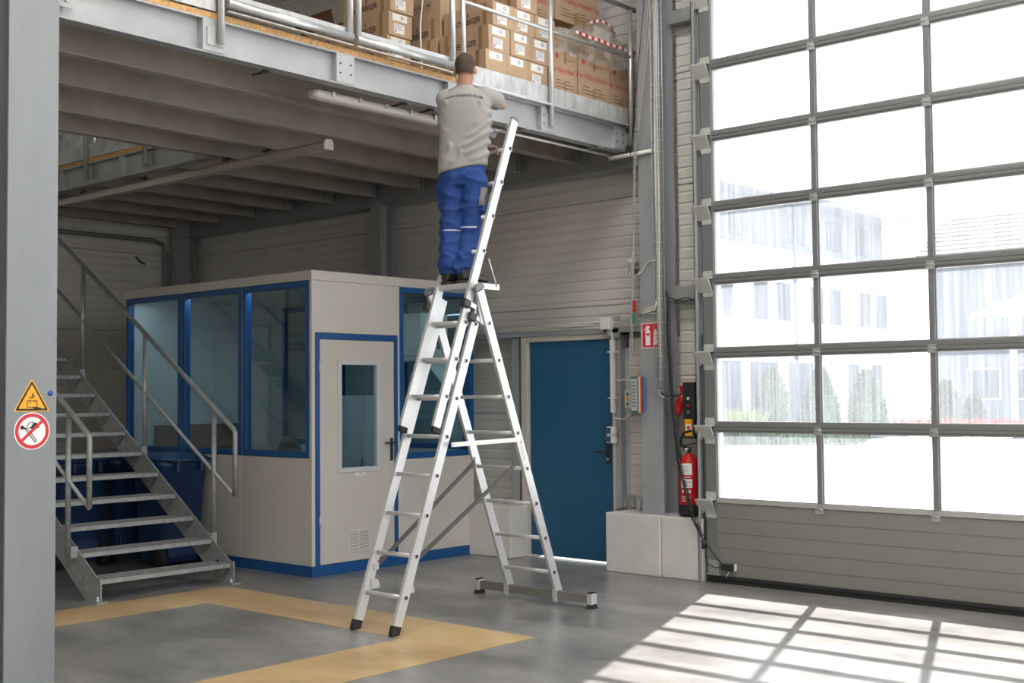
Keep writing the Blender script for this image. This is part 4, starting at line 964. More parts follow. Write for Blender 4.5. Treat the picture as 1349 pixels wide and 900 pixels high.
for r_, (z0, z1, ya) in enumerate(rows[:3]):
    carton(-7.955, -7.375, ya+.0, ya+.262, z0, z1-.002, f'logo carton in the {names[r_]} row just left of the railing post beside the worker', G2, side='logo')
    carton(-7.955, -7.375, ya+.268, ya+.53, z0, z1-.002, f'brown carton hidden behind the pallet front, {names[r_]} row', G2)
carton(-7.955, -7.40, 7.42, 7.75, 4.869, 5.12, 'carton with handling pictograms on top of the logo cartons', G2, side='icons', tape=False)
pallet(-8.8, -7.59, 6.96, 7.26, 'narrow wooden pallet under the left logo carton stack')
for r_, (z0, z1, ya) in enumerate(rows):
    carton(-8.19, -7.605+.01*r_, 6.965+.01*r_, 7.235+.01*r_, z0, z1-.002, f'logo carton in the {names[r_]} row behind the right barrier gate', G2, side='logo', front='labels')
    if r_ < 3: carton(-8.78, -8.205, 6.965+.01*r_, 7.235+.01*r_, z0, z1-.002, f'dim logo carton in the {names[r_]} row behind the left barrier gate', G2, side='logo')
oc2 = carton(-8.75, -8.3, 6.99, 7.25, 4.87, 4.88, 'open dark carton flaps on top of the dim left cartons', G2, tape=False, mt=CARD2)
for k, (xa_, xb_) in enumerate(((-8.75, -8.3),)):
    MB().prism([(xa_, 6.99, 4.88), (xb_, 6.99, 4.88), (xb_+.06, 6.9, 5.0), (xa_-.06, 6.9, 5.0)], (0,.004,0)).build('flap', mat('dark_card', (.12, .06, .035), .8), oc2, recalc=True)
    MB().prism([(xa_, 7.25, 4.88), (xb_, 7.25, 4.88), (xb_, 7.27, 5.02), (xa_, 7.27, 5.02)], (0,.004,0)).build('flap', MATS['dark_card'], oc2, recalc=True)
G3 = 'tan cartons with red print on the mezzanine'
pallet(-7.75, -6.74, 8.16, 9.33, 'dark wooden pallet under the red-print cartons')
carton(-7.2, xf, 8.165, 8.50, 4.237, 4.635, 'red-print carton left of the middle on the lower row by the railing post', G3, front='red', mt=CARD2)
carton(-7.2, xf, 8.52, 8.99, 4.237, 4.655, 'red-print carton in the middle of the lower row under the stretch film', G3, front='red', mt=CARD2)
carton(-7.2, xf-.01, 9.01, 9.38, 4.237, 4.650, 'red-print carton at the right end next to the wall column', G3, front='red', mt=CARD2)
carton(-7.2, xf-.06, 8.76, 9.16, 4.657, 5.005, 'tan carton wrapped in loose stretch film below the tape', G3, front='label', mt=CARD2)
carton(-7.7, -7.22, 8.2, 8.62, 4.237, 4.95, 'tan carton behind the film wrapped boxes', G3, front='red', mt=CARD2)
carton(-7.7, -7.22, 8.64, 9.2, 4.237, 4.93, 'tall tan carton behind the film by the wall', G3, mt=CARD2)
carton(-7.65, -7.05, 8.13, 8.48, 4.952, 5.32, 'red-print carton high up behind the railing post', G3, front='red', mt=CARD2)
carton(-7.6, -7.0, 8.5, 9.12, 5.01, 5.40, 'big red-print carton topmost of the tan stack', G3, front='red', mt=CARD2)
carton(-7.15, -6.86, 8.21, 8.5, 4.637, 4.86, 'tan carton behind the railing post next to the film', G3, front='red', mt=CARD2)
# stretch film draped over the tan cartons
def film():
    mb = MB(); nu, nv = 40, 24
    for j in range(nv):
        for i in range(nu):
            u, v = i/(nu-1), j/(nv-1)
            y = 8.15+1.2*u
            crest = 4.86+.16*math.exp(-((u-.62)/.22)**2)+.05*u
            z = 4.60-.02*u+(crest-4.60)*v
            x = -6.735-.015*v+.02*noise.noise(V((u*7, v*5, 1)))+(.03*math.sin(PI*v))*(1-u)
            if v > .86: x -= (v-.86)*.9
            z += .018*noise.noise(V((u*11, v*7, 4)))
            mb.v.append((x, y, z))
    for j in range(nv-1):
        for i in range(nu-1): k = j*nu+i; mb.f.append((k, k+1, k+nu+1, k+nu)); mb.sm.append(True)
    return mb
ff = film().build('stretch_film', FOIL); tag(ff, 'crumpled transparent stretch film draped over the tan cartons', 'film')
bt = thing('barrier_tape', 'red and white striped barrier tape across the wrapped cartons', 'tape', (-6.72, 8.8, 4.75))
def striped(P, hgt):
    n_ = len(P)-1
    for k in range(n_):
        a, b = V(P[k]), V(P[k+1]); MB().add([a, b, b+V((0,0,hgt)), a+V((0,0,hgt)), a+V((.001,0,0)), b+V((.001,0,0)), b+V((.001,0,hgt)), a+V((.001,0,hgt))], [(0,1,2,3),(7,6,5,4)]).build('stripe', SIGNRED if k % 2 else SIGNW, bt)
striped([(-6.705, 8.42+.045*k, 4.795-.0005*k+.004*math.sin(k)) for k in range(22)], .028)
striped([(-6.765, 8.70+.045*k, 4.955+.055*math.sin(k*PI/9)) for k in range(10)], .026)
# white strap hanging in the gate opening
stp = MB().tube([(-7.0, 6.93, 5.02), (-6.98, 6.80, 4.80), (-6.95, 6.74, 4.55), (-6.93, 6.73, 4.25), (-6.92, 6.73, 4.10)], .006, 6).build('strap', WHITEP); tag(stp, 'thin white strap hanging in front of the logo carton', 'strap')

# ================================================================== WALL EQUIPMENT BY THE GATE
fs = thing('extinguisher_sign', 'square red fire extinguisher sign on the column by the gate', 'sign', (-6.27, 8.895, 2.1))
box('sign_plate', SIGNW, fs, -6.372, 8.893, 1.995, -6.175, 8.899, 2.22, .001); box('field', SIGNRED, fs, -6.363, 8.892, 2.004, -6.184, 8.893, 2.211)
def fl_(mb, P): mb.prism([(-6.363+.179*x, 8.8915, 2.004+.207*y) for x, y in P], (0,.0006,0))
mb = MB(); fl_(mb, [(.20,.08),(.48,.08),(.48,.66),(.42,.74),(.26,.74),(.20,.66)]); fl_(mb, [(.28,.74),(.28,.80),(.16,.70),(.12,.72),(.22,.88),(.34,.94),(.46,.88),(.46,.82),(.38,.82),(.38,.74)])
for dy in (0, .2, .4): fl_(mb, [(.62+dy*.1,.10+dy),(.80,.10+dy),(.92,.2+dy),(.94,.34+dy),(.86,.26+dy),(.80,.40+dy),(.74,.24+dy),(.68,.34+dy)])
mb.build('pictogram', SIGNW, fs, recalc=True)
mb = MB(); fl_(mb, [(.24,.50),(.44,.50),(.44,.60),(.24,.60)]); q_ = mb.build('band', SIGNRED, fs, recalc=True); q_.location.y = -.0008

fe = thing('fire_extinguisher', 'red fire extinguisher with black base standing on the plinth', 'fire extinguisher', (-5.955, 8.99, .53))
ex, ey = -5.955, 8.99
MB().lathe([(.07,.53),(.088,.535),(.092,.56),(.092,.63),(.088,.635)], (ex, ey, 0), 28).build('base_skirt', RUBBER, fe)
MB().lathe([(.086,.63),(.088,.64),(.088,.97),(.082,1.01),(.060,1.045),(.03,1.062),(.026,1.075)], (ex, ey, 0), 28).build('cylinder', RED, fe)
def curved(z0, z1, a0, a1, name, mt, r=.0888, n=10):
    mb = MB()
    for k in range(n):
        a = a0+(a1-a0)*k/n; b = a0+(a1-a0)*(k+1)/n
        mb.add([(ex+r*math.cos(a), ey+r*math.sin(a), z0), (ex+r*math.cos(b), ey+r*math.sin(b), z0), (ex+r*math.cos(b), ey+r*math.sin(b), z1), (ex+r*math.cos(a), ey+r*math.sin(a), z1)], [(0,1,2,3)], True)
    return mb.build(name, mt, fe)
A0, A1 = math.radians(-108), math.radians(-40)
lab = [curved(.89, .99, A0, A1, 'label', PAPER), curved(.78, .855, A0, A1, 'label', PAPER)]
for k in range(5): curved(.905+.015*k, .909+.015*k, A0+.15, A1-.3-.05*(k % 2), 'print', GREYP, .0892)
for k in range(3): curved(.795+.018*k, .799+.018*k, A0+.1, A1-.1, 'print', GREYP, .0892)
for k in range(3): curved(.735, .762, A0+.1+.36*k, A0+.3+.36*k, 'print', PAPER, .0892)
for z in (.665, .685, .70, .868): curved(z, z+.006, A0+.05, A1-.15, 'print', PAPER, .0892)
MB().cyl((ex, ey, 1.07), (ex, ey, 1.13), .016).box(ex-.05, ey-.012, 1.10, ex+.02, ey+.012, 1.115).build('valve', BLACKP, fe); MB().obox((ex+.03, ey, 1.155), (.06,0,.012), (0,.012,0), (0,0,.004)).build('lever', BLACKP, fe)
MB().ball((ex-.01, ey-.025, 1.105), .016).build('gauge', TUBE, fe)
MB().tube([(ex-.02, ey, 1.12), (ex-.06, ey-.02, 1.14), (ex-.07, ey-.02, 1.19), (ex-.03, ey-.03, 1.25), (ex+.04, ey-.03, 1.27), (ex+.10, ey, 1.24), (ex+.105, ey+.02, 1.1), (ex+.10, ey+.03, .95)], .012, 10).build('hose', RUBBER, fe)

ctl = thing('gate_control_box', 'slim black gate control box with yellow sticker beside the gate track', 'control box', (-5.92, 9.0, 1.4))
box('casing', BLACKP, ctl, -5.99, 8.96, 1.20, -5.875, 9.06, 1.69, .006); ex2 = box('yellow_sticker', SIGNYEL, ctl, -5.975, 8.9585, 1.225, -5.895, 8.96, 1.37)
box('print', PAPER, ex2, -5.96, 8.9575, 1.27, -5.91, 8.9585, 1.325); MB().prism([(-5.935+.017*math.cos(t), 8.9568, 1.297+.017*math.sin(t)) for t in [2*PI*k/16 for k in range(16)]], (0,.0006,0)).build('print', SIGNRED, ex2)
for z, mt_ in ((1.55, WHITEP), (1.49, RED), (1.43, GREYP)): MB().cyl((-5.93, 8.96, z), (-5.93, 8.948, z), .013, 12).build('button', mt_, ctl)
box('mounting_arm', GALV, ctl, -5.99, 9.06, 1.30, -5.875, 9.18, 1.34)
ce_ = thing('power_socket', 'red industrial power plug in a wall socket beside the column', 'socket', (-6.05, 9.1, 1.45))
MB().cyl((-6.06, 9.10, 1.60), (-6.075, 9.03, 1.49), .038, 16, .042).build('socket', RED, ce_); MB().cyl((-6.075, 9.03, 1.49), (-6.085, 8.985, 1.41), .046, 16, .040).build('plug', RED, ce_); MB().cyl((-6.085, 8.985, 1.41), (-6.088, 8.975, 1.365), .022, 12, .018).build('gland', GREYP, ce_)
box('back_box', RED, ce_, -6.10, 9.08, 1.50, -6.02, 9.16, 1.66, .006); box('bracket', GALV, ce_, -6.10, 9.16, 1.52, -6.02, 9.18, 1.6)
MB().tube([(-6.088, 8.975, 1.37), (-6.09, 8.98, 1.25), (-6.07, 8.99, 1.12), (-6.055, 9.0, 1.04), (-6.06, 9.05, .95)], .007, 8).build('cable', BLACKP, ce_)

def helix(path, r, turns_per_m, th):
    P = [V(p) for p in path]; pts = []; ph = 0
    for a, b in zip(P[:-1], P[1:]):
        d = (b-a); L = d.length; d.normalize(); u = d.orthogonal().normalized(); w_ = d.cross(u); n_ = max(4, int(L*turns_per_m*8))
        for k in range(n_):
            ph += 2*PI/8; pts.append(a+d*(L*k/n_)+r*(math.cos(ph)*u+math.sin(ph)*w_))
    return MB().tube(pts, th, 5)
cc = thing('coil_cable', 'black coiled cable hanging from the cross rail down to the gate bottom', 'cable', (-5.9, 8.8, .2))
helix([(-6.10, 8.93, 2.42), (-6.075, 8.88, 2.1), (-6.02, 8.85, 1.5), (-5.955, 8.83, 1.02), (-5.80, 8.80, .55), (-5.70, 8.80, .385)], .016, 55, .0052).build('coil', BLACKP, cc)
MB().tube([(-5.70, 8.80, .385), (-5.62, 8.82, .26), (-5.55, 8.845, .165)], .006, 6).build('straight_end', BLACKP, cc)
MB().tube([(-6.10, 8.93, 2.42), (-6.13, 8.93, 2.50), (-6.12, 8.92, 2.44), (-6.02, 8.95, 2.41), (-5.95, 8.97, 2.43), (-5.86, 8.98, 2.40), (-5.78, 8.99, 2.40)], .006, 6).build('lead', BLACKP, cc)

def wire_tray(t, p0, p1, side, dep, wd, dp, pitch):
    p0, p1, side, dep = V(p0), V(p1), V(side), V(dep); L = (p1-p0).length; d = (p1-p0).normalized()
    for s_, q in ((0, 0), (1, 0), (0, 1), (1, 1), (.5, 0)): MB().cyl(p0+side*wd*s_+dep*dp*q, p1+side*wd*s_+dep*dp*q, .0028, 6).build('long_wire', TUBE, t)
    c0_ = MB().tube([p0+dep*dp, p0, p0+side*wd, p0+side*wd+dep*dp], .0028, 5).build('cross_wire', TUBE, t)
    n_ = int(L/pitch)
    for k in range(1, n_+1): dup(c0_, d*pitch*k)
tv = thing('cable_tray', 'vertical wire mesh cable tray on the right edge of the wall column', 'cable tray', (-6.13, 8.85, 2))
wire_tray(tv, (-6.20, 8.84, 1.62), (-6.20, 8.84, 6.9), (1,0,0), (0,1,0), .085, .05, .1)
for k, (dx, mt_) in enumerate(((.02, WHITEP), (.035, FRAMEB), (.05, WHITEP), (.065, GREYP))):
    MB().tube([(-6.20+dx, 8.865+.006*math.sin(k+j), 1.62+.33*j if k else 2.2+.3*j) for j in range(17)], .006, 6).build('cable', mt_, tv)
MB().tube([(-6.16, 8.865, 1.64), (-6.155, 8.86, 1.60), (-6.11, 8.87, 1.565), (-6.02, 8.93, 1.58), (-5.96, 8.99, 1.60), (-5.94, 9.0, 1.69)], .008, 8).build('cable_loop', BLACKP, tv); MB().tube([(-6.175, 8.865, 1.64), (-6.165, 8.86, 1.59), (-6.13, 8.87, 1.56), (-6.06, 8.92, 1.56)], .006, 8).build('cable_loop', WHITEP, tv)
th_ = thing('cable_tray', 'horizontal wire mesh cable tray full of cables above the blue door', 'cable tray', (-7.5, 9.12, 2.2))
wire_tray(th_, (-9.6, 9.13, 2.215), (-6.86, 9.13, 2.215), (0,0,1), (0,1,0), .06, .045, .1); 
for k in range(6): MB().tube([(-9.6+.2*j, 9.15+.012*math.sin(j*1.3+k), 2.227+.007*k+.006*math.sin(j*.9+2*k)) for j in range(15)], .006, 6).build('cable', (WHITEP, FRAMEB, WHITEP)[k % 3], th_)
wire_tray(th_, (-6.86, 9.13, 2.215), (-6.45, 9.13, 2.215), (0,0,1), (0,1,0), .06, .045, .1)
for k in range(4): MB().tube([(-6.9, 9.15, 2.21+.01*k), (-6.7, 9.15, 2.215+.01*k), (-6.5, 9.13, 2.215+.012*k), (-6.42, 9.0, 2.235+.02*k), (-6.40, 8.885, 2.30+.012*k), (-6.30, 8.87, 2.315+.012*k), (-6.21, 8.865, 2.33+.012*k), (-6.185+.01*k, 8.865, 2.40)], .007, 6).build('cable', (WHITEP, FRAMEB)[k % 2], th_)
wire_tray(th_, (-6.40, 8.89, 2.30), (-6.20, 8.89, 2.30), (0,0,1), (0,-1,0), .055, .035, .05)

jb = thing('junction_box', 'cream junction box with pipe over the top right corner of the blue door', 'junction box', (-6.9, 9.1, 2.2))
box('casing', WHITEP, jb, -6.985, 9.08, 2.195, -6.875, 9.15, 2.31, .006); MB().cyl((-6.945, 9.08, 2.255), (-6.945, 9.076, 2.255), .03, 16).build('cover_disc', WHITEP, jb); box('back_plate', GALVC, jb, -6.985, 9.15, 2.12, -6.82, 9.18, 2.32)
for k in range(3): MB().tube([(-6.92+.02*k, 9.11, 2.20), (-6.92+.025*k, 9.11, 2.17), (-6.885+.01*k, 9.13, 2.13), (-6.89+.01*k, 9.14, 2.09)], .006, 6).build('cable', WHITEP, jb)
box('conduit', WHITEP, jb, -6.905, 9.125, 1.42, -6.868, 9.165, 2.10, .003)
for z in (1.98, 1.55): box('conduit_clip', WHITEP, jb, -6.93, 9.12, z, -6.84, 9.17, z+.012)
MB().tube([(-6.87, 9.14, 1.73), (-6.80, 9.13, 1.715), (-6.76, 9.14, 1.725), (-6.70, 9.16, 1.715), (-6.66, 9.15, 1.66), (-6.655, 9.14, 1.63)], .006, 6).build('cable', WHITEP, jb)
MB().tube([(-6.885, 9.14, 1.42), (-6.87, 9.13, 1.375), (-6.80, 9.12, 1.36), (-6.74, 9.12, 1.365), (-6.68, 9.13, 1.40), (-6.64, 9.14, 1.47)], .006, 6).build('cable', WHITEP, jb)
sb = thing('switch_box', 'small grey control switch with a yellow button beside the door post', 'switch', (-6.67, 9.12, 1.55))
box('casing', mat('switch_grey', (.55,.55,.53), .45), sb, -6.715, 9.09, 1.46, -6.635, 9.16, 1.63, .006); box('back_plate', BLACKP, sb, -6.63, 9.11, 1.47, -6.61, 9.17, 1.63)
for z, mt_ in ((1.59, GREYP), (1.545, SIGNYEL), (1.50, GREYP)): MB().cyl((-6.675, 9.09, z), (-6.675, 9.078, z), .015, 14).build('button', mt_, sb)
box('bracket', GALV, sb, -6.68, 9.16, 1.5, -6.64, 9.30, 1.6)
ls = thing('light_switch', 'white double light switch with blue rockers on the door frame edge', 'switch', (-6.90, 9.15, 1.2))
for z in (1.135, 1.215):
    b_ = box('casing', WHITEP, ls, -6.955, 9.12, z, -6.86, 9.168, z+.076, .008); box('rocker', DOORBLUE, b_, -6.945, 9.114, z+.012, -6.90, 9.12, z+.064, .002)
si = thing('motion_sensor', 'cream round sensor on a bracket left of the wall column', 'sensor', (-6.43, 9.05, 2.7))
box('back_plate', BLACKP, si, -6.665, 9.13, 2.69, -6.59, 9.15, 2.82); box('casing', WHITEP, si, -6.64, 9.06, 2.69, -6.575, 9.13, 2.815, .006); MB().lathe([(.03,2.69),(.035,2.77),(.052,2.775),(.055,2.80),(.052,2.81),(.02,2.812)], (-6.56, 9.02, 0), 20).build('sensor_head', WHITEP, si)
MB().cyl((-6.56, 9.02, 2.74), (-6.40, 9.02, 2.73), .02, 10).build('arm', GALV, si); box('wall_bracket', GALV, si, -6.65, 9.15, 2.73, -6.61, WY-.02, 2.78)
MB().tube([(-6.56, 9.0, 2.70), (-6.50, 8.90, 2.66), (-6.43, 8.885, 2.64), (-6.35, 8.885, 2.68), (-6.30, 8.885, 2.75), (-6.25, 8.885, 2.77), (-6.2, 8.87, 2.765)], .006, 6).build('cable', WHITEP, si)

bd = thing('document_boards', 'fan of coloured document display boards on the column', 'display boards', (-6.37, 8.85, 1.58))
d_ = V((.83, -.556, 0)); n_ = V((.556, .83, 0)); o_ = V((-6.485, 8.88, 1.585))
for k, (nm, c) in enumerate((('teal', (.01,.17,.24)), ('orange', (.85,.30,.02)), ('red', (.35,.02,.02)), ('dark', (.02,.02,.03)), ('blue', (.01,.07,.30)))):
    b_ = MB().obox(o_+d_*.09+n_*(.013*k), d_*.09, n_*.0055, V((0,0,.158))).build('board', mat('board_'+nm, c, .5), bd)
    if k == 0: MB().obox(o_+d_*.09-n_*.006, d_*.078, n_*.0004, V((0,0,.143))).build('sheet', PAPER, b_); 
    if k == 0:
        for j in range(8): MB().obox(o_+d_*.085-n_*.0067+V((0,0,.11-.03*j)), d_*(.06-.01*(j % 3)), n_*.0003, V((0,0,.004))).build('print', GREYP, b_)
box('hinge_bar', GREYP, bd, -6.43, 8.885, 1.44, -6.38, 8.90, 1.73)

chn = thing('hand_chain', 'long steel hand chain hanging in front of the wall beside the column', 'chain', (-6.39, 8.76, 1.93))
def chain(name, P):
    P = [V(p) for p in P]; mb = MB(); k = 0
    for a, b in zip(P[:-1], P[1:]):
        d = (b-a); L = d.length; d.normalize(); u = d.orthogonal().normalized(); w_ = d.cross(u); n_ = int(L/.021)
        for i in range(n_):
            c = a+d*(L*(i+.5)/n_); s_ = u if k % 2 else w_; k += 1
            mb.obox(c+s_*.0065, d*.013, s_*.0022, d.cross(s_)*.0022); mb.obox(c-s_*.0065, d*.013, s_*.0022, d.cross(s_)*.0022)
            mb.obox(c+d*.0115, d*.002, s_*.008, d.cross(s_)*.0022); mb.obox(c-d*.0115, d*.002, s_*.008, d.cross(s_)*.0022)
    return mb.build(name, mat('chain_steel', (.24,.235,.215), .4, .6), chn)
chain('chain_strand', [(-6.11, 8.80, 5.6), (-6.345, 8.78, 3.78), (-6.365, 8.78, 3.0), (-6.40, 8.78, 1.93)])
chain('chain_strand', [(-6.05, 8.80, 5.6), (-6.325, 8.78, 3.80), (-6.385, 8.775, 2.6), (-6.415, 8.775, 1.95)])
MB().cyl((-6.19, 8.83, 5.6), (-6.40, 8.80, 3.72), .004, 6).build('pull_cord', BLACKP, chn)
box('red_tag', RED, chn, -6.385, 8.775, 2.315, -6.352, 8.785, 2.415); box('green_tag', mat('tag_green', (.01,.22,.09), .5), chn, -6.392, 8.775, 2.21, -6.368, 8.785, 2.305)
for sgn, lb, pts in ((0, 'short brown wooden board leaning behind the column foot', ((-6.44, 9.02, .53), (-6.39, 9.02, .53), (-6.39, 9.10, .86), (-6.41, 9.10, .86))), (1, 'thin dark metal strip leaning beside the wooden board', ((-6.56, 9.04, .53), (-6.53, 9.04, .53), (-6.44, 9.13, .86), (-6.46, 9.13, .86)))):
    o = MB().prism(pts, (.0,.05 if not sgn else .012,0)).build('wood_offcut' if not sgn else 'metal_strip', mat('offcut_brown', (.22,.09,.04), .7) if not sgn else GALVC, recalc=True); tag(o, lb, 'board' if not sgn else 'strip')
vc = MB().cyl((-5.80, 9.02, 2.6), (-5.84, 9.02, 6.0), .003, 6).build('lift_cable', TUBE); tag(vc, 'thin steel gate cable in front of the siding next to the track', 'cable')
wc = thing('wall_cable', 'thin pipe with a bend running along the dim left wall', 'pipe', (-14, 8, 3.6))
MB().tube([(-14.18, 4, 3.66), (-14.18, 8.85, 3.66), (-14.17, 9.0, 3.62), (-14.17, 9.02, 3.5), (-14.17, 9.02, .5)], .03, 8).build('pipe', GREYP, wc)
MB().tube([(-14.23, 8.62, 3.44), (-14.20, 8.67, 3.37), (-14.2, 8.74, 3.34)], .01, 6).build('wall_hook', BLACKP, wc)

# ================================================================== OUTSIDE
og = box('ground', OUTG, None, -120, 9.55, -.3, 60, 150, -.03); tag(og, 'bright sunlit paved yard outside the gate', 'ground', kind='structure')
og2 = box('ground', OUTG, None, 9.5, -60, -.3, 80, 9.55, -.03); tag(og2, 'paved yard outside the hall end wall', 'ground', kind='structure')
ob = thing('office_building', 'white rendered two-storey building with dark window openings outside the gate', 'building', (-24, 42, 0))
box('wall', RENDER_, ob, -34, 27, -.1, -22, 48.7, 6.75); box('upper_cladding', CLAD, ob, -34, 27, 6.75, -22.4, 48.6, 8.5); box('roof', CLAD, ob, -34.5, 26.5, 8.5, -21.3, 49.6, 8.7)
for y in (28, 30, 37.3, 38.9, 41.4, 42.9, 45.4, 46.9, 33, 35):
    wn = box('window', RENDER_, ob, -22.0, y-.05, 4.08, -21.93, y+.98, 5.58); box('pane', WINDK, wn, -21.95, y, 4.15, -21.90, y+.9, 5.5)
for y in (34.5, 37.0, 39.6, 44.3, 46.4, 30):
    wn = box('window', RENDER_, ob, -22.0, y-.05, .2, -21.93, y+(1.95 if y < 41 else .95), 2.75); box('pane', WINDK, wn, -21.95, y, .3, -21.90, y+(1.85 if y < 41 else .85), 2.65)
for y in (36.5, 40.6, 43.6, 46.0): box('cladding_window', WINDK, ob, -22.42, y, 7.1, -22.36, y+1.2, 8.2)
MB().cyl((-21.9, 40.2, 0), (-21.9, 40.2, 8.4), .06, 8).build('downpipe', CLAD, ob)
th2 = thing('tiled_house', 'grey walled house with a red tiled roof outside on the right', 'building', (-14, 50, 0))
box('wall', CLAD, th2, -21.0, 50, -.1, -4, 58, 6.9)
for k in range(11):
    a = k*.36
    MB().prism([(-21.6, 49.4+a, 6.75+a*.62), (-21.6, 49.4+a+.42, 6.75+(a+.42)*.62), (-21.6, 49.4+a+.42, 6.82+(a+.42)*.62), (-21.6, 49.4+a, 6.87+a*.62)], (18, 0, 0)).build('tile_course', TILE, th2, recalc=True)
box('chimney', RENDER_, th2, -17.0, 52.0, 7.5, -16.0, 52.8, 9.8)
for x in (-19.5, -17.5): wn = box('window', RENDER_, th2, x, 49.94, 1.2, x+1.4, 50.0, 2.5); box('pane', WINDK, wn, x+.08, 49.9, 1.28, x+1.32, 49.95, 2.42)
shd = thing('yard_shed', 'low bright canopy roof outside at the right edge of the gate', 'shed', (-14, 45, 0)); MB().prism([(-17.0, 44, 4.2), (-15.7, 48, 5.4), (-9, 48, 5.4), (-9, 44, 4.2)], (0,0,.15)).build('roof', RENDER_, shd, recalc=True)
for x, y in ((-15.6, 44.3), (-9.2, 44.3), (-15.2, 47.8), (-9.2, 47.8)): box('post', RENDER_, shd, x-.1, y-.1, -.05, x+.1, y+.1, 4.25 if y < 46 else 5.3)
def conifer(x, y, hgt, rad, label):
    t = thing('conifer', label, 'tree', (x, y, 0), group='clipped conifers outside the gate')
    MB().cyl((x, y, -.05), (x, y, hgt*.5), .05, 6).build('trunk', WOOD, t)
    rnd = random.Random(int(x*100+y)); mb = MB(); n_ = 1400
    for k in range(n_):
        h_ = rnd.random()**.8; r = rad*(1.05-h_**2.2)*(.75+.3*rnd.random())*(.55+.45*min(1, h_*6)); a = rnd.random()*2*PI; z = .1+h_*(hgt-.1)
        c = V((x+r*math.cos(a), y+r*math.sin(a), z)); o_ = V((math.cos(a), math.sin(a), .8)); s_ = .07+.06*rnd.random(); q = V((rnd.uniform(-1,1), rnd.uniform(-1,1), rnd.uniform(-1,1)))*s_
        mb.add([c-q*.6, c+q*.6, c+o_*s_*1.4], [(0,1,2)])
    rings = [((x, y, .05+hgt*.92*v), (rad*.85*(1.04-v**2.2), 0, 0), (0, rad*.85*(1.04-v**2.2), 0)) for v in (0, .15, .3, .5, .7, .85, .95, 1)]
    mb.loft(rings, 12); mb.build('foliage', LEAF, t)
for x, y, hgt, rad, lb in ((-20.9, 36.6, 2.35, .62, 'clipped conifer outside, leftmost in the row of three'), (-20.0, 38.3, 2.35, .58, 'clipped conifer outside, middle of the row of three'), (-19.4, 40.6, 2.3, .62, 'clipped conifer outside, rightmost in the row of three'), (-18.6, 45.6, 1.5, .35, 'small conifer outside in front of the white building corner'), (-17.9, 46.5, 1.4, .35, 'small conifer outside beside the grey house'), (-17.7, 43.4, 1.9, .5, 'loose green shrub outside in front of the grey house')): conifer(x, y, hgt, rad, lb)
gs = MB(); rnd = random.Random(3)
for k in range(500):
    a, l_ = rnd.random()*2*PI, rnd.uniform(.4, 1.2); c = V((-20.8+rnd.uniform(-.3,.3), 34.6+rnd.uniform(-.5,.5), 0)); e_ = c+V((math.cos(a)*.5*l_, math.sin(a)*.5*l_, l_)); q = V((.02, .02, 0)); gs.add([c-q, c+q, e_], [(0,1,2)])
gg_ = gs.build('ornamental_grass', GRASS); tag(gg_, 'yellowish ornamental grass clump outside left of the conifers', 'grass', kind='stuff')
fb = MB()
for k in range(2500):
    x = rnd.uniform(-19, -6); c = V((x, 42.2+rnd.uniform(-.4,.4), rnd.uniform(0,.5))); q = V((rnd.uniform(-1,1), rnd.uniform(-1,1), rnd.uniform(-1,1)))*.1; fb.add([c-q, c+q, c+V((0,0,.16))+q.yzx*.5], [(0,1,2)])
ff_ = fb.build('flower_bed', FLOWR); tag(ff_, 'low bed of reddish blossoms outside beyond the paved yard', 'flowers', kind='stuff')
hd = MB()
for k in range(3000):
    x = rnd.uniform(-21.2, -17); c = V((x, 33.0+(x+21)*.55+rnd.uniform(-.6,.6), rnd.uniform(0,.35))); q = V((rnd.uniform(-1,1), rnd.uniform(-1,1), rnd.uniform(-1,1)))*.1; hd.add([c-q, c+q, c+V((0,0,.14))+q.yzx*.5], [(0,1,2)])
h_ = hd.build('low_planting', LEAF); tag(h_, 'low green border planting outside at the yard edge', 'plants', kind='stuff')
lin = MB().box(-8.14, 9.28, 0, -7.99, 9.5, 2.22).box(-6.93, 9.28, 0, -6.87, 9.5, 2.22).box(-8.14, 9.28, 2.11, -6.87, 9.5, 2.22).build('door_lining', FRAMEB, d2)

# ================================================================== WORKER
def remesh(mb, name, voxel, smooth=6, factor=.5):
    me = mb.mesh('tmp'); mb.fix(me); o = bpy.data.objects.new('tmp', me); COL.objects.link(o)
    r = o.modifiers.new('r', 'REMESH'); r.mode = 'VOXEL'; r.voxel_size = voxel; r.use_smooth_shade = True
    if smooth: s_ = o.modifiers.new('s', 'SMOOTH'); s_.factor = factor; s_.iterations = smooth
    dg = bpy.context.evaluated_depsgraph_get(); res = bpy.data.meshes.new_from_object(o.evaluated_get(dg)); res.name = name
    bpy.data.objects.remove(o); bpy.data.meshes.remove(me)
    return res
def finish(me, name, mt, parent):
    me.materials.clear(); me.materials.append(mt)
    for p in me.polygons: p.use_smooth = True
    return link(name, me, parent)
def relax(me, n_):
    bm = bmesh.new(); bm.from_mesh(me)
    for _ in range(n_): bmesh.ops.smooth_vert(bm, verts=bm.verts, factor=.5, use_axis_x=True, use_axis_y=True, use_axis_z=True)
    bm.to_mesh(me); bm.free(); me.update()
pn_ = thing('person', 'man in grey T-shirt and blue work trousers standing on the ladder platform', 'person', (-6.25, 6.5, 2.41))
f_t = V((-.62, .785, 0)).normalized(); r_t = V((f_t.y, -f_t.x, 0)); UP = V((0,0,1))      # torso
f_h = V((-.45, .893, 0)).normalized(); r_h = V((f_h.y, -f_h.x, 0))                         # hips
neck = V((-6.244, 6.515, 3.885)); shL = V((-6.365, 6.415, 3.805)); shR = V((-6.125, 6.61, 3.825))
chest = V((-6.247, 6.515, 3.68)); waist = V((-6.268, 6.512, 3.40)); pelvis = V((-6.277, 6.515, 3.25))
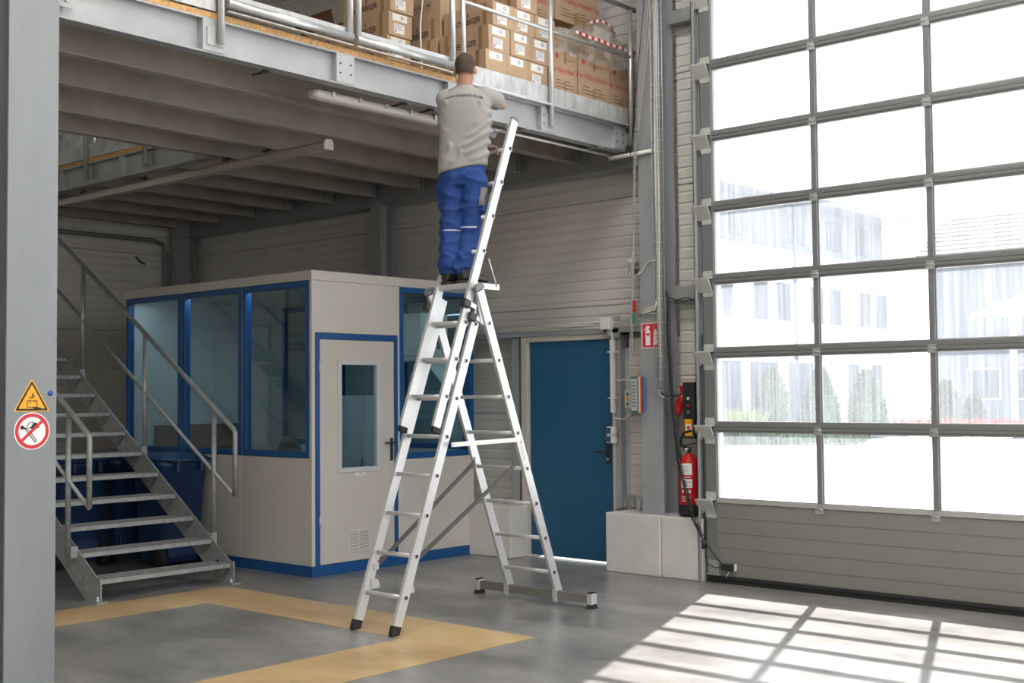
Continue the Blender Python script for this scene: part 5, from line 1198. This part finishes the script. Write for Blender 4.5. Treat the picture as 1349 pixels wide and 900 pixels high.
hipL = pelvis-r_h*.085+V((0,0,-.06)); hipR = pelvis+r_h*.085+V((0,0,-.06))
knL = V((-6.362, 6.478, 2.83)); knR = V((-6.245, 6.565, 2.84)); anL = V((-6.335, 6.45, 2.50)); anR = V((-6.225, 6.475, 2.50))
elR = V((-6.185, 6.855, 3.80)); haR = V((-6.47, 6.975, 3.93)); elL = V((-6.45, 6.53, 3.55)); haL = V((-6.262, 6.735, 3.468))
hd_c = V((-6.238, 6.512, 4.015)); f_d = V((-.60, .80, -.12)).normalized(); r_d = V((f_d.y, -f_d.x, 0)).normalized(); u_d = r_d.cross(f_d)
b = MB()
# head: cranium, jaw, nose, brow, ears, neck
b.ell(hd_c-f_d*.012+u_d*.018, r_d*.076, f_d*.094, u_d*.094); b.ell(hd_c+f_d*.035-u_d*.035, r_d*.060, f_d*.062, u_d*.080); b.ell(hd_c+f_d*.058-u_d*.088, r_d*.034, f_d*.03, u_d*.026)
b.cap(hd_c+f_d*.092+u_d*.005, hd_c+f_d*.108-u_d*.03, .009, .013); b.ell(hd_c+f_d*.082+u_d*.018, r_d*.05, f_d*.012, u_d*.010); b.ell(hd_c+f_d*.09-u_d*.062, r_d*.024, f_d*.010, u_d*.007)
for s_ in (-1, 1): b.ell(hd_c+r_d*.079*s_-f_d*.008-u_d*.015, r_d*.010+f_d*.004*s_, f_d*.019, u_d*.032)
b.cap(hd_c-u_d*.05-f_d*.018, neck-UP*.03, .054, .060)
# torso and limbs
b.loft([(pelvis-UP*.08, r_h*.13, f_h*.09), (pelvis, r_h*.145, f_h*.10), (waist, r_t*.13, f_t*.085), (chest-UP*.05, r_t*.15, f_t*.10), (chest+UP*.08, r_t*.155, f_t*.10), (neck-UP*.06, r_t*.11, f_t*.07), (neck-UP*.02, r_t*.06, f_t*.055)], 24)
b.cap(shL, elL, .046, .036); b.cap(shR, elR, .046, .036)
for a_, k_, n_ in ((hipL, knL, anL), (hipR, knR, anR)): b.cap(a_, k_, .075, .052); b.cap(k_, n_, .05, .036)
b.ball(shL, .055); b.ball(shR, .055)
def hand(mb, wrist, d, nrm, thumb_side, curl, elbow):
    """palm from wrist along d; nrm = palm normal; fingers curl towards nrm"""
    d = d.normalized(); nrm = (nrm-d*nrm.dot(d)).normalized(); s_ = d.cross(nrm).normalized()*thumb_side
    mb.cap(elbow, wrist, .038, .026); pc_ = wrist+d*.045
    mb.ell(pc_, d*.052, s_*.040, nrm*.016); mb.ell(wrist+d*.075, d*.02, s_*.040, nrm*.013)
    for k, (off, ln) in enumerate(((.029, .072), (.010, .080), (-.010, .075), (-.028, .058))):
        p = wrist+d*.082+s_*off; a = curl*.55; dirv = d
        for j, fr_ in enumerate((.45, .31, .24)):
            dv = (d*math.cos(a)+nrm*math.sin(a)).normalized(); q = p+dv*(ln*fr_)
            mb.cap(p, q, .0088-.0008*j, .0082-.0008*j); p = q; a += curl
    p = wrist+d*.025+s_*.030; q = p+(d*.6+s_*.7+nrm*.25).normalized()*.038; mb.cap(p, q, .0115, .0098); mb.cap(q, q+(d*.75+nrm*(.5*curl+.1)+s_*.1).normalized()*.032, .0098, .0085)
dR = (haR-elR).normalized(); hand(b, elR+dR*.255, V((-.75, .25, .45)), V((-.4, -.2, -.9)), -1, .35, elR)
dL = (haL-elL).normalized(); hand(b, haL, V((.80, .58, -.05)), V((.25, .1, -1)), 1, .95, elL)
finish(remesh(b, 'body', .0055, 5, .5), 'body', SKIN, pn_)
# hair: short crop over the cranium
hb = MB(); hb.ell(hd_c-f_d*.018+u_d*.030, r_d*.079, f_d*.094, u_d*.090); hb.ell(hd_c-f_d*.045-u_d*.012, r_d*.070, f_d*.062, u_d*.070)
hm = remesh(hb, 'hair', .006, 4)
bm = bmesh.new(); bm.from_mesh(hm)
kill = []
for v in bm.verts:
    q = v.co-hd_c; fwd, upv = q.dot(f_d), q.dot(u_d)
    line = -.058 if fwd < -.03 else (-.058+(fwd+.03)*2.2 if fwd < .0 else .008+fwd*.9)
    if upv < line: kill.append(v)
bmesh.ops.delete(bm, geom=kill, context='VERTS'); bm.to_mesh(hm); bm.free()
finish(hm, 'hair', HAIR, pn_)

# T-shirt
s = MB()
hemL, hemR = 3.225, 3.275
def ringT(c, a, d_, tilt=0): return (c, r_t*a+UP*tilt, f_t*d_)
s.loft([(V((-6.274, 6.512, 3.265)), r_t*.185+UP*.035, f_t*.125), (V((-6.272, 6.512, 3.32)), r_t*.186+UP*.02, f_t*.125), (waist+UP*.03, r_t*.182, f_t*.122), (chest-UP*.10, r_t*.185, f_t*.125), (chest, r_t*.192, f_t*.128), (chest+UP*.09, r_t*.200+UP*.006, f_t*.122), (chest+UP*.135, r_t*.188+UP*.008, f_t*.105), (neck-UP*.035, r_t*.135, f_t*.085), (neck-UP*.005, r_t*.075, f_t*.07), (neck+UP*.012, r_t*.063, f_t*.062)], 36, 2.4)
s.cap(shR-r_t*.02, shR+(elR-shR)*.62, .068, .070); s.cap(shL+r_t*.02, shL+(elL-shL)*.72, .068, .066)
s.ball(shR+V((0,0,-.012))-r_t*.01, .074); s.ball(shL+V((0,0,-.012))+r_t*.01, .074)
sm = remesh(s, 'shirt', .008, 8, .5)
FOLDS = [(.18,-.06,.01,-.20,.013,.016), (.19,-.12,-.06,-.28,.017,.018), (.19,-.19,-.02,-.32,.016,.017), (.19,-.26,.03,-.365,.013,.016), (.18,.0,.06,-.10,.010,.015), (-.10,-.25,-.185,-.36,.012,.02), (-.02,-.30,-.12,-.39,.011,.018), (.12,.07,.17,-.02,.009,.016), (.14,.10,.19,.05,.009,.014), (-.13,.07,-.18,-.01,.009,.016), (-.19,-.05,-.12,-.16,.009,.018)]
NORS = [v.normal.copy() for v in sm.vertices]
for vi, v in enumerate(sm.vertices):
    q = v.co-chest; u_, h_, d_ = q.dot(r_t), q.z, q.dot(f_t)
    n1 = noise.noise(V((u_*6+h_*4, h_*6, d_*4))); amt = .006*n1
    for (ua, ha, ub, hb, A, wd) in FOLDS:
        du, dh = ub-ua, hb-ha; L2 = du*du+dh*dh; tt = ((u_-ua)*du+(h_-ha)*dh)/L2; t1_ = max(0, min(1, tt))
        bow = .022*math.sin(PI*t1_); dx, dy = u_-(ua+du*t1_), h_-(ha+dh*t1_)+bow
        amt += (2.0*A*math.exp(-(dx*dx+dy*dy)/(wd*wd*.8))-1.0*A*math.exp(-(dx*dx+(dy+.024)**2)/(wd*wd*.9)))*min(1, max(0, 3.2*(1-tt)), max(0, 6*(tt+.2)))
    v.co += NORS[vi]*amt
relax(sm, 2)
so = finish(sm, 'shirt', SHIRT, pn_)
# printed lettering on the back, laid on the cloth
tv_, tf_ = text_data('www.steigtechnik.de', bold=.02); k_sz = .034
from mathutils.bvhtree import BVHTree
bvh = BVHTree.FromPolygons([v.co.copy() for v in sm.vertices], [tuple(p.vertices) for p in sm.polygons])
cen = chest+UP*.128; tm = MB(); ok = []
for p in tv_:
    w0 = cen+r_t*(p.x*k_sz*.98)+UP*(p.y*k_sz-.010+.22*(p.x*k_sz)**2*0)-f_t*.4
    w0 += UP*(-.9*(p.x*k_sz)**2)
    hit = bvh.ray_cast(w0, f_t)
    tm.v.append(tuple((hit[0] or w0+f_t*.28)-f_t*.0016))
for f in tf_: tm.f.append(f); tm.sm.append(False)
tm.build('lettering', mat('print_navy', (.02, .018, .06), .8), so)

# work trousers
t = MB()
t.loft([(pelvis-UP*.115, r_h*.150, f_h*.105), (pelvis-UP*.05, r_h*.172, f_h*.120), (pelvis+UP*.03, r_h*.168, f_h*.115), (pelvis+UP*.12, r_h*.158, f_h*.105)], 32, 2.4)
def leg(h_, k_, a_, s_):
    def mid(p, q, v): return p+(q-p)*v
    R = [(h_+UP*.03, .098), (mid(h_, k_, .3), .094), (mid(h_, k_, .65), .086), (k_, .083), (mid(k_, a_, .35), .084), (mid(k_, a_, .7), .080), (a_+UP*.035, .075), (a_-UP*.012, .068)]
    t.loft([(c, r_h*q, f_h*q*1.06) for c, q in R], 26)
leg(hipL, knL, anL, -1); leg(hipR, knR, anR, 1)
# side cargo pocket and tool loop
t.obox(hipL-r_h*.095-UP*.12, r_h*.014, f_h*.045, UP*.07); t.obox(hipR+r_h*.078-UP*.16, r_h*.012, f_h*.05, UP*.09)
tmh = remesh(t, 'trousers', .009, 5, .5)
NORS = [v.normal.copy() for v in tmh.vertices]
for vi, v in enumerate(tmh.vertices):
    p = v.co.copy(); z = p.z-2.5
    cuff = max(0, 1-z/.28); kn_ = math.exp(-((z-.30)/.12)**2); cr = math.exp(-((z-.62)/.12)**2)
    u_ = (p-pelvis).dot(r_h); w_ = (p-pelvis).dot(f_h)
    q = V((p.x*5+z*2.5, p.y*5-z*2.0, p.z*8.5)); c1 = (1-abs(noise.noise(q)))**5; c2 = (1-abs(noise.noise(q*1.9+V((4, 2, 7)))))**5
    v.co += NORS[vi]*(.025*c1*(.45+.7*cuff+.4*kn_+.4*cr)+.014*c2*(.5+cuff)+.012*noise.noise(V((p.x*6, p.y*6, p.z*6)))*(.5+.8*cuff)-.011)
relax(tmh, 2)
to = finish(tmh, 'trousers', TROU, pn_)
bvt = BVHTree.FromPolygons([v.co.copy() for v in tmh.vertices], [tuple(p.vertices) for p in tmh.polygons])
def decal(name, mt, c, r, u, d, hw, hh, nx=8, ny=4):
    mb = MB()
    for j in range(ny+1):
        for i in range(nx+1):
            w0 = c+r*(hw*(2*i/nx-1))+u*(hh*(2*j/ny-1))-d*.3; hit = bvt.ray_cast(w0, d, .6)
            mb.v.append(tuple((hit[0] if hit[0] else w0+d*.25)-d*.006))
    for j in range(ny):
        for i in range(nx): k = j*(nx+1)+i; mb.f.append((k, k+1, k+nx+2, k+nx+1)); mb.sm.append(True)
    return mb.build(name, mt, to)
PIPE = mat('reflective_piping', (.6, .6, .6), .4)
vd = _F.copy(); vr = _R.copy(); vu = UP
decal('reflective_piping', PIPE, V((-6.355, 6.485, 2.815)), vr, vu, vd, .062, .003, 12, 1)
decal('reflective_piping', PIPE, V((-6.255, 6.555, 2.835)), vr, vu, vd, .060, .003, 12, 1)
decal('thigh_patch', mat('grey_patch', (.16, .155, .15), .8), V((-6.175, 6.63, 3.06)), (vr*.9+UP*.08).normalized(), (UP+vr*.16).normalized(), vd, .024, .068, 4, 8)
decal('side_seam', PIPE, V((-6.15, 6.65, 2.90)), vr, (UP+vr*.14).normalized(), vd, .0015, .10, 1, 12)
# shoes
def shoe(an, d, name='shoe'):
    d = V((d[0], d[1], 0)).normalized(); s_ = V((-d.y, d.x, 0)); z0 = 2.408; c = V((an.x, an.y, z0))
    m_ = MB(); R = [(-.075, .034, .03, .055), (-.06, .038, .05, .075), (-.02, .040, .055, .085), (.03, .041, .045, .065), (.08, .045, .034, .046), (.14, .047, .028, .036), (.19, .040, .024, .030), (.215, .022, .018, .024)]
    m_.loft([(c+d*x+UP*(.024+h_), s_*w_, UP*h_) for x, w_, h_, _ in R], 20, 2.6); m_.cap(c+UP*.07-d*.01, c+UP*.125-d*.015, .050, .046)
    so_ = finish(remesh(m_, 'shoe', .007, 4), name, SHOE, pn_)
    q = MB(); P = [(-.085,.030),(-.05,.042),(.02,.042),(.08,.048),(.15,.050),(.20,.040),(.228,.015),(.228,-.015),(.20,-.040),(.15,-.050),(.08,-.048),(.02,-.042),(-.05,-.042),(-.085,-.030)]
    q.prism([c+d*x+s_*y for x, y in P], UP*.024).build('sole', SOLE, so_, .004, recalc=True)
    for k in range(3): MB().cap(c+d*(.04+.022*k)-s_*.024+UP*(.10-.012*k), c+d*(.045+.022*k)+s_*.024+UP*(.10-.012*k), .0035).build('lace', GREYP, so_)
    MB().obox(c+d*.045-s_*.040+UP*.065, d*.010, s_*.004, UP*.007).build('red_tab', SIGNRED, so_)
shoe(V((-6.335, 6.455, 0)), (.05, 1)); shoe(V((-6.205, 6.475, 0)), (-.03, 1))
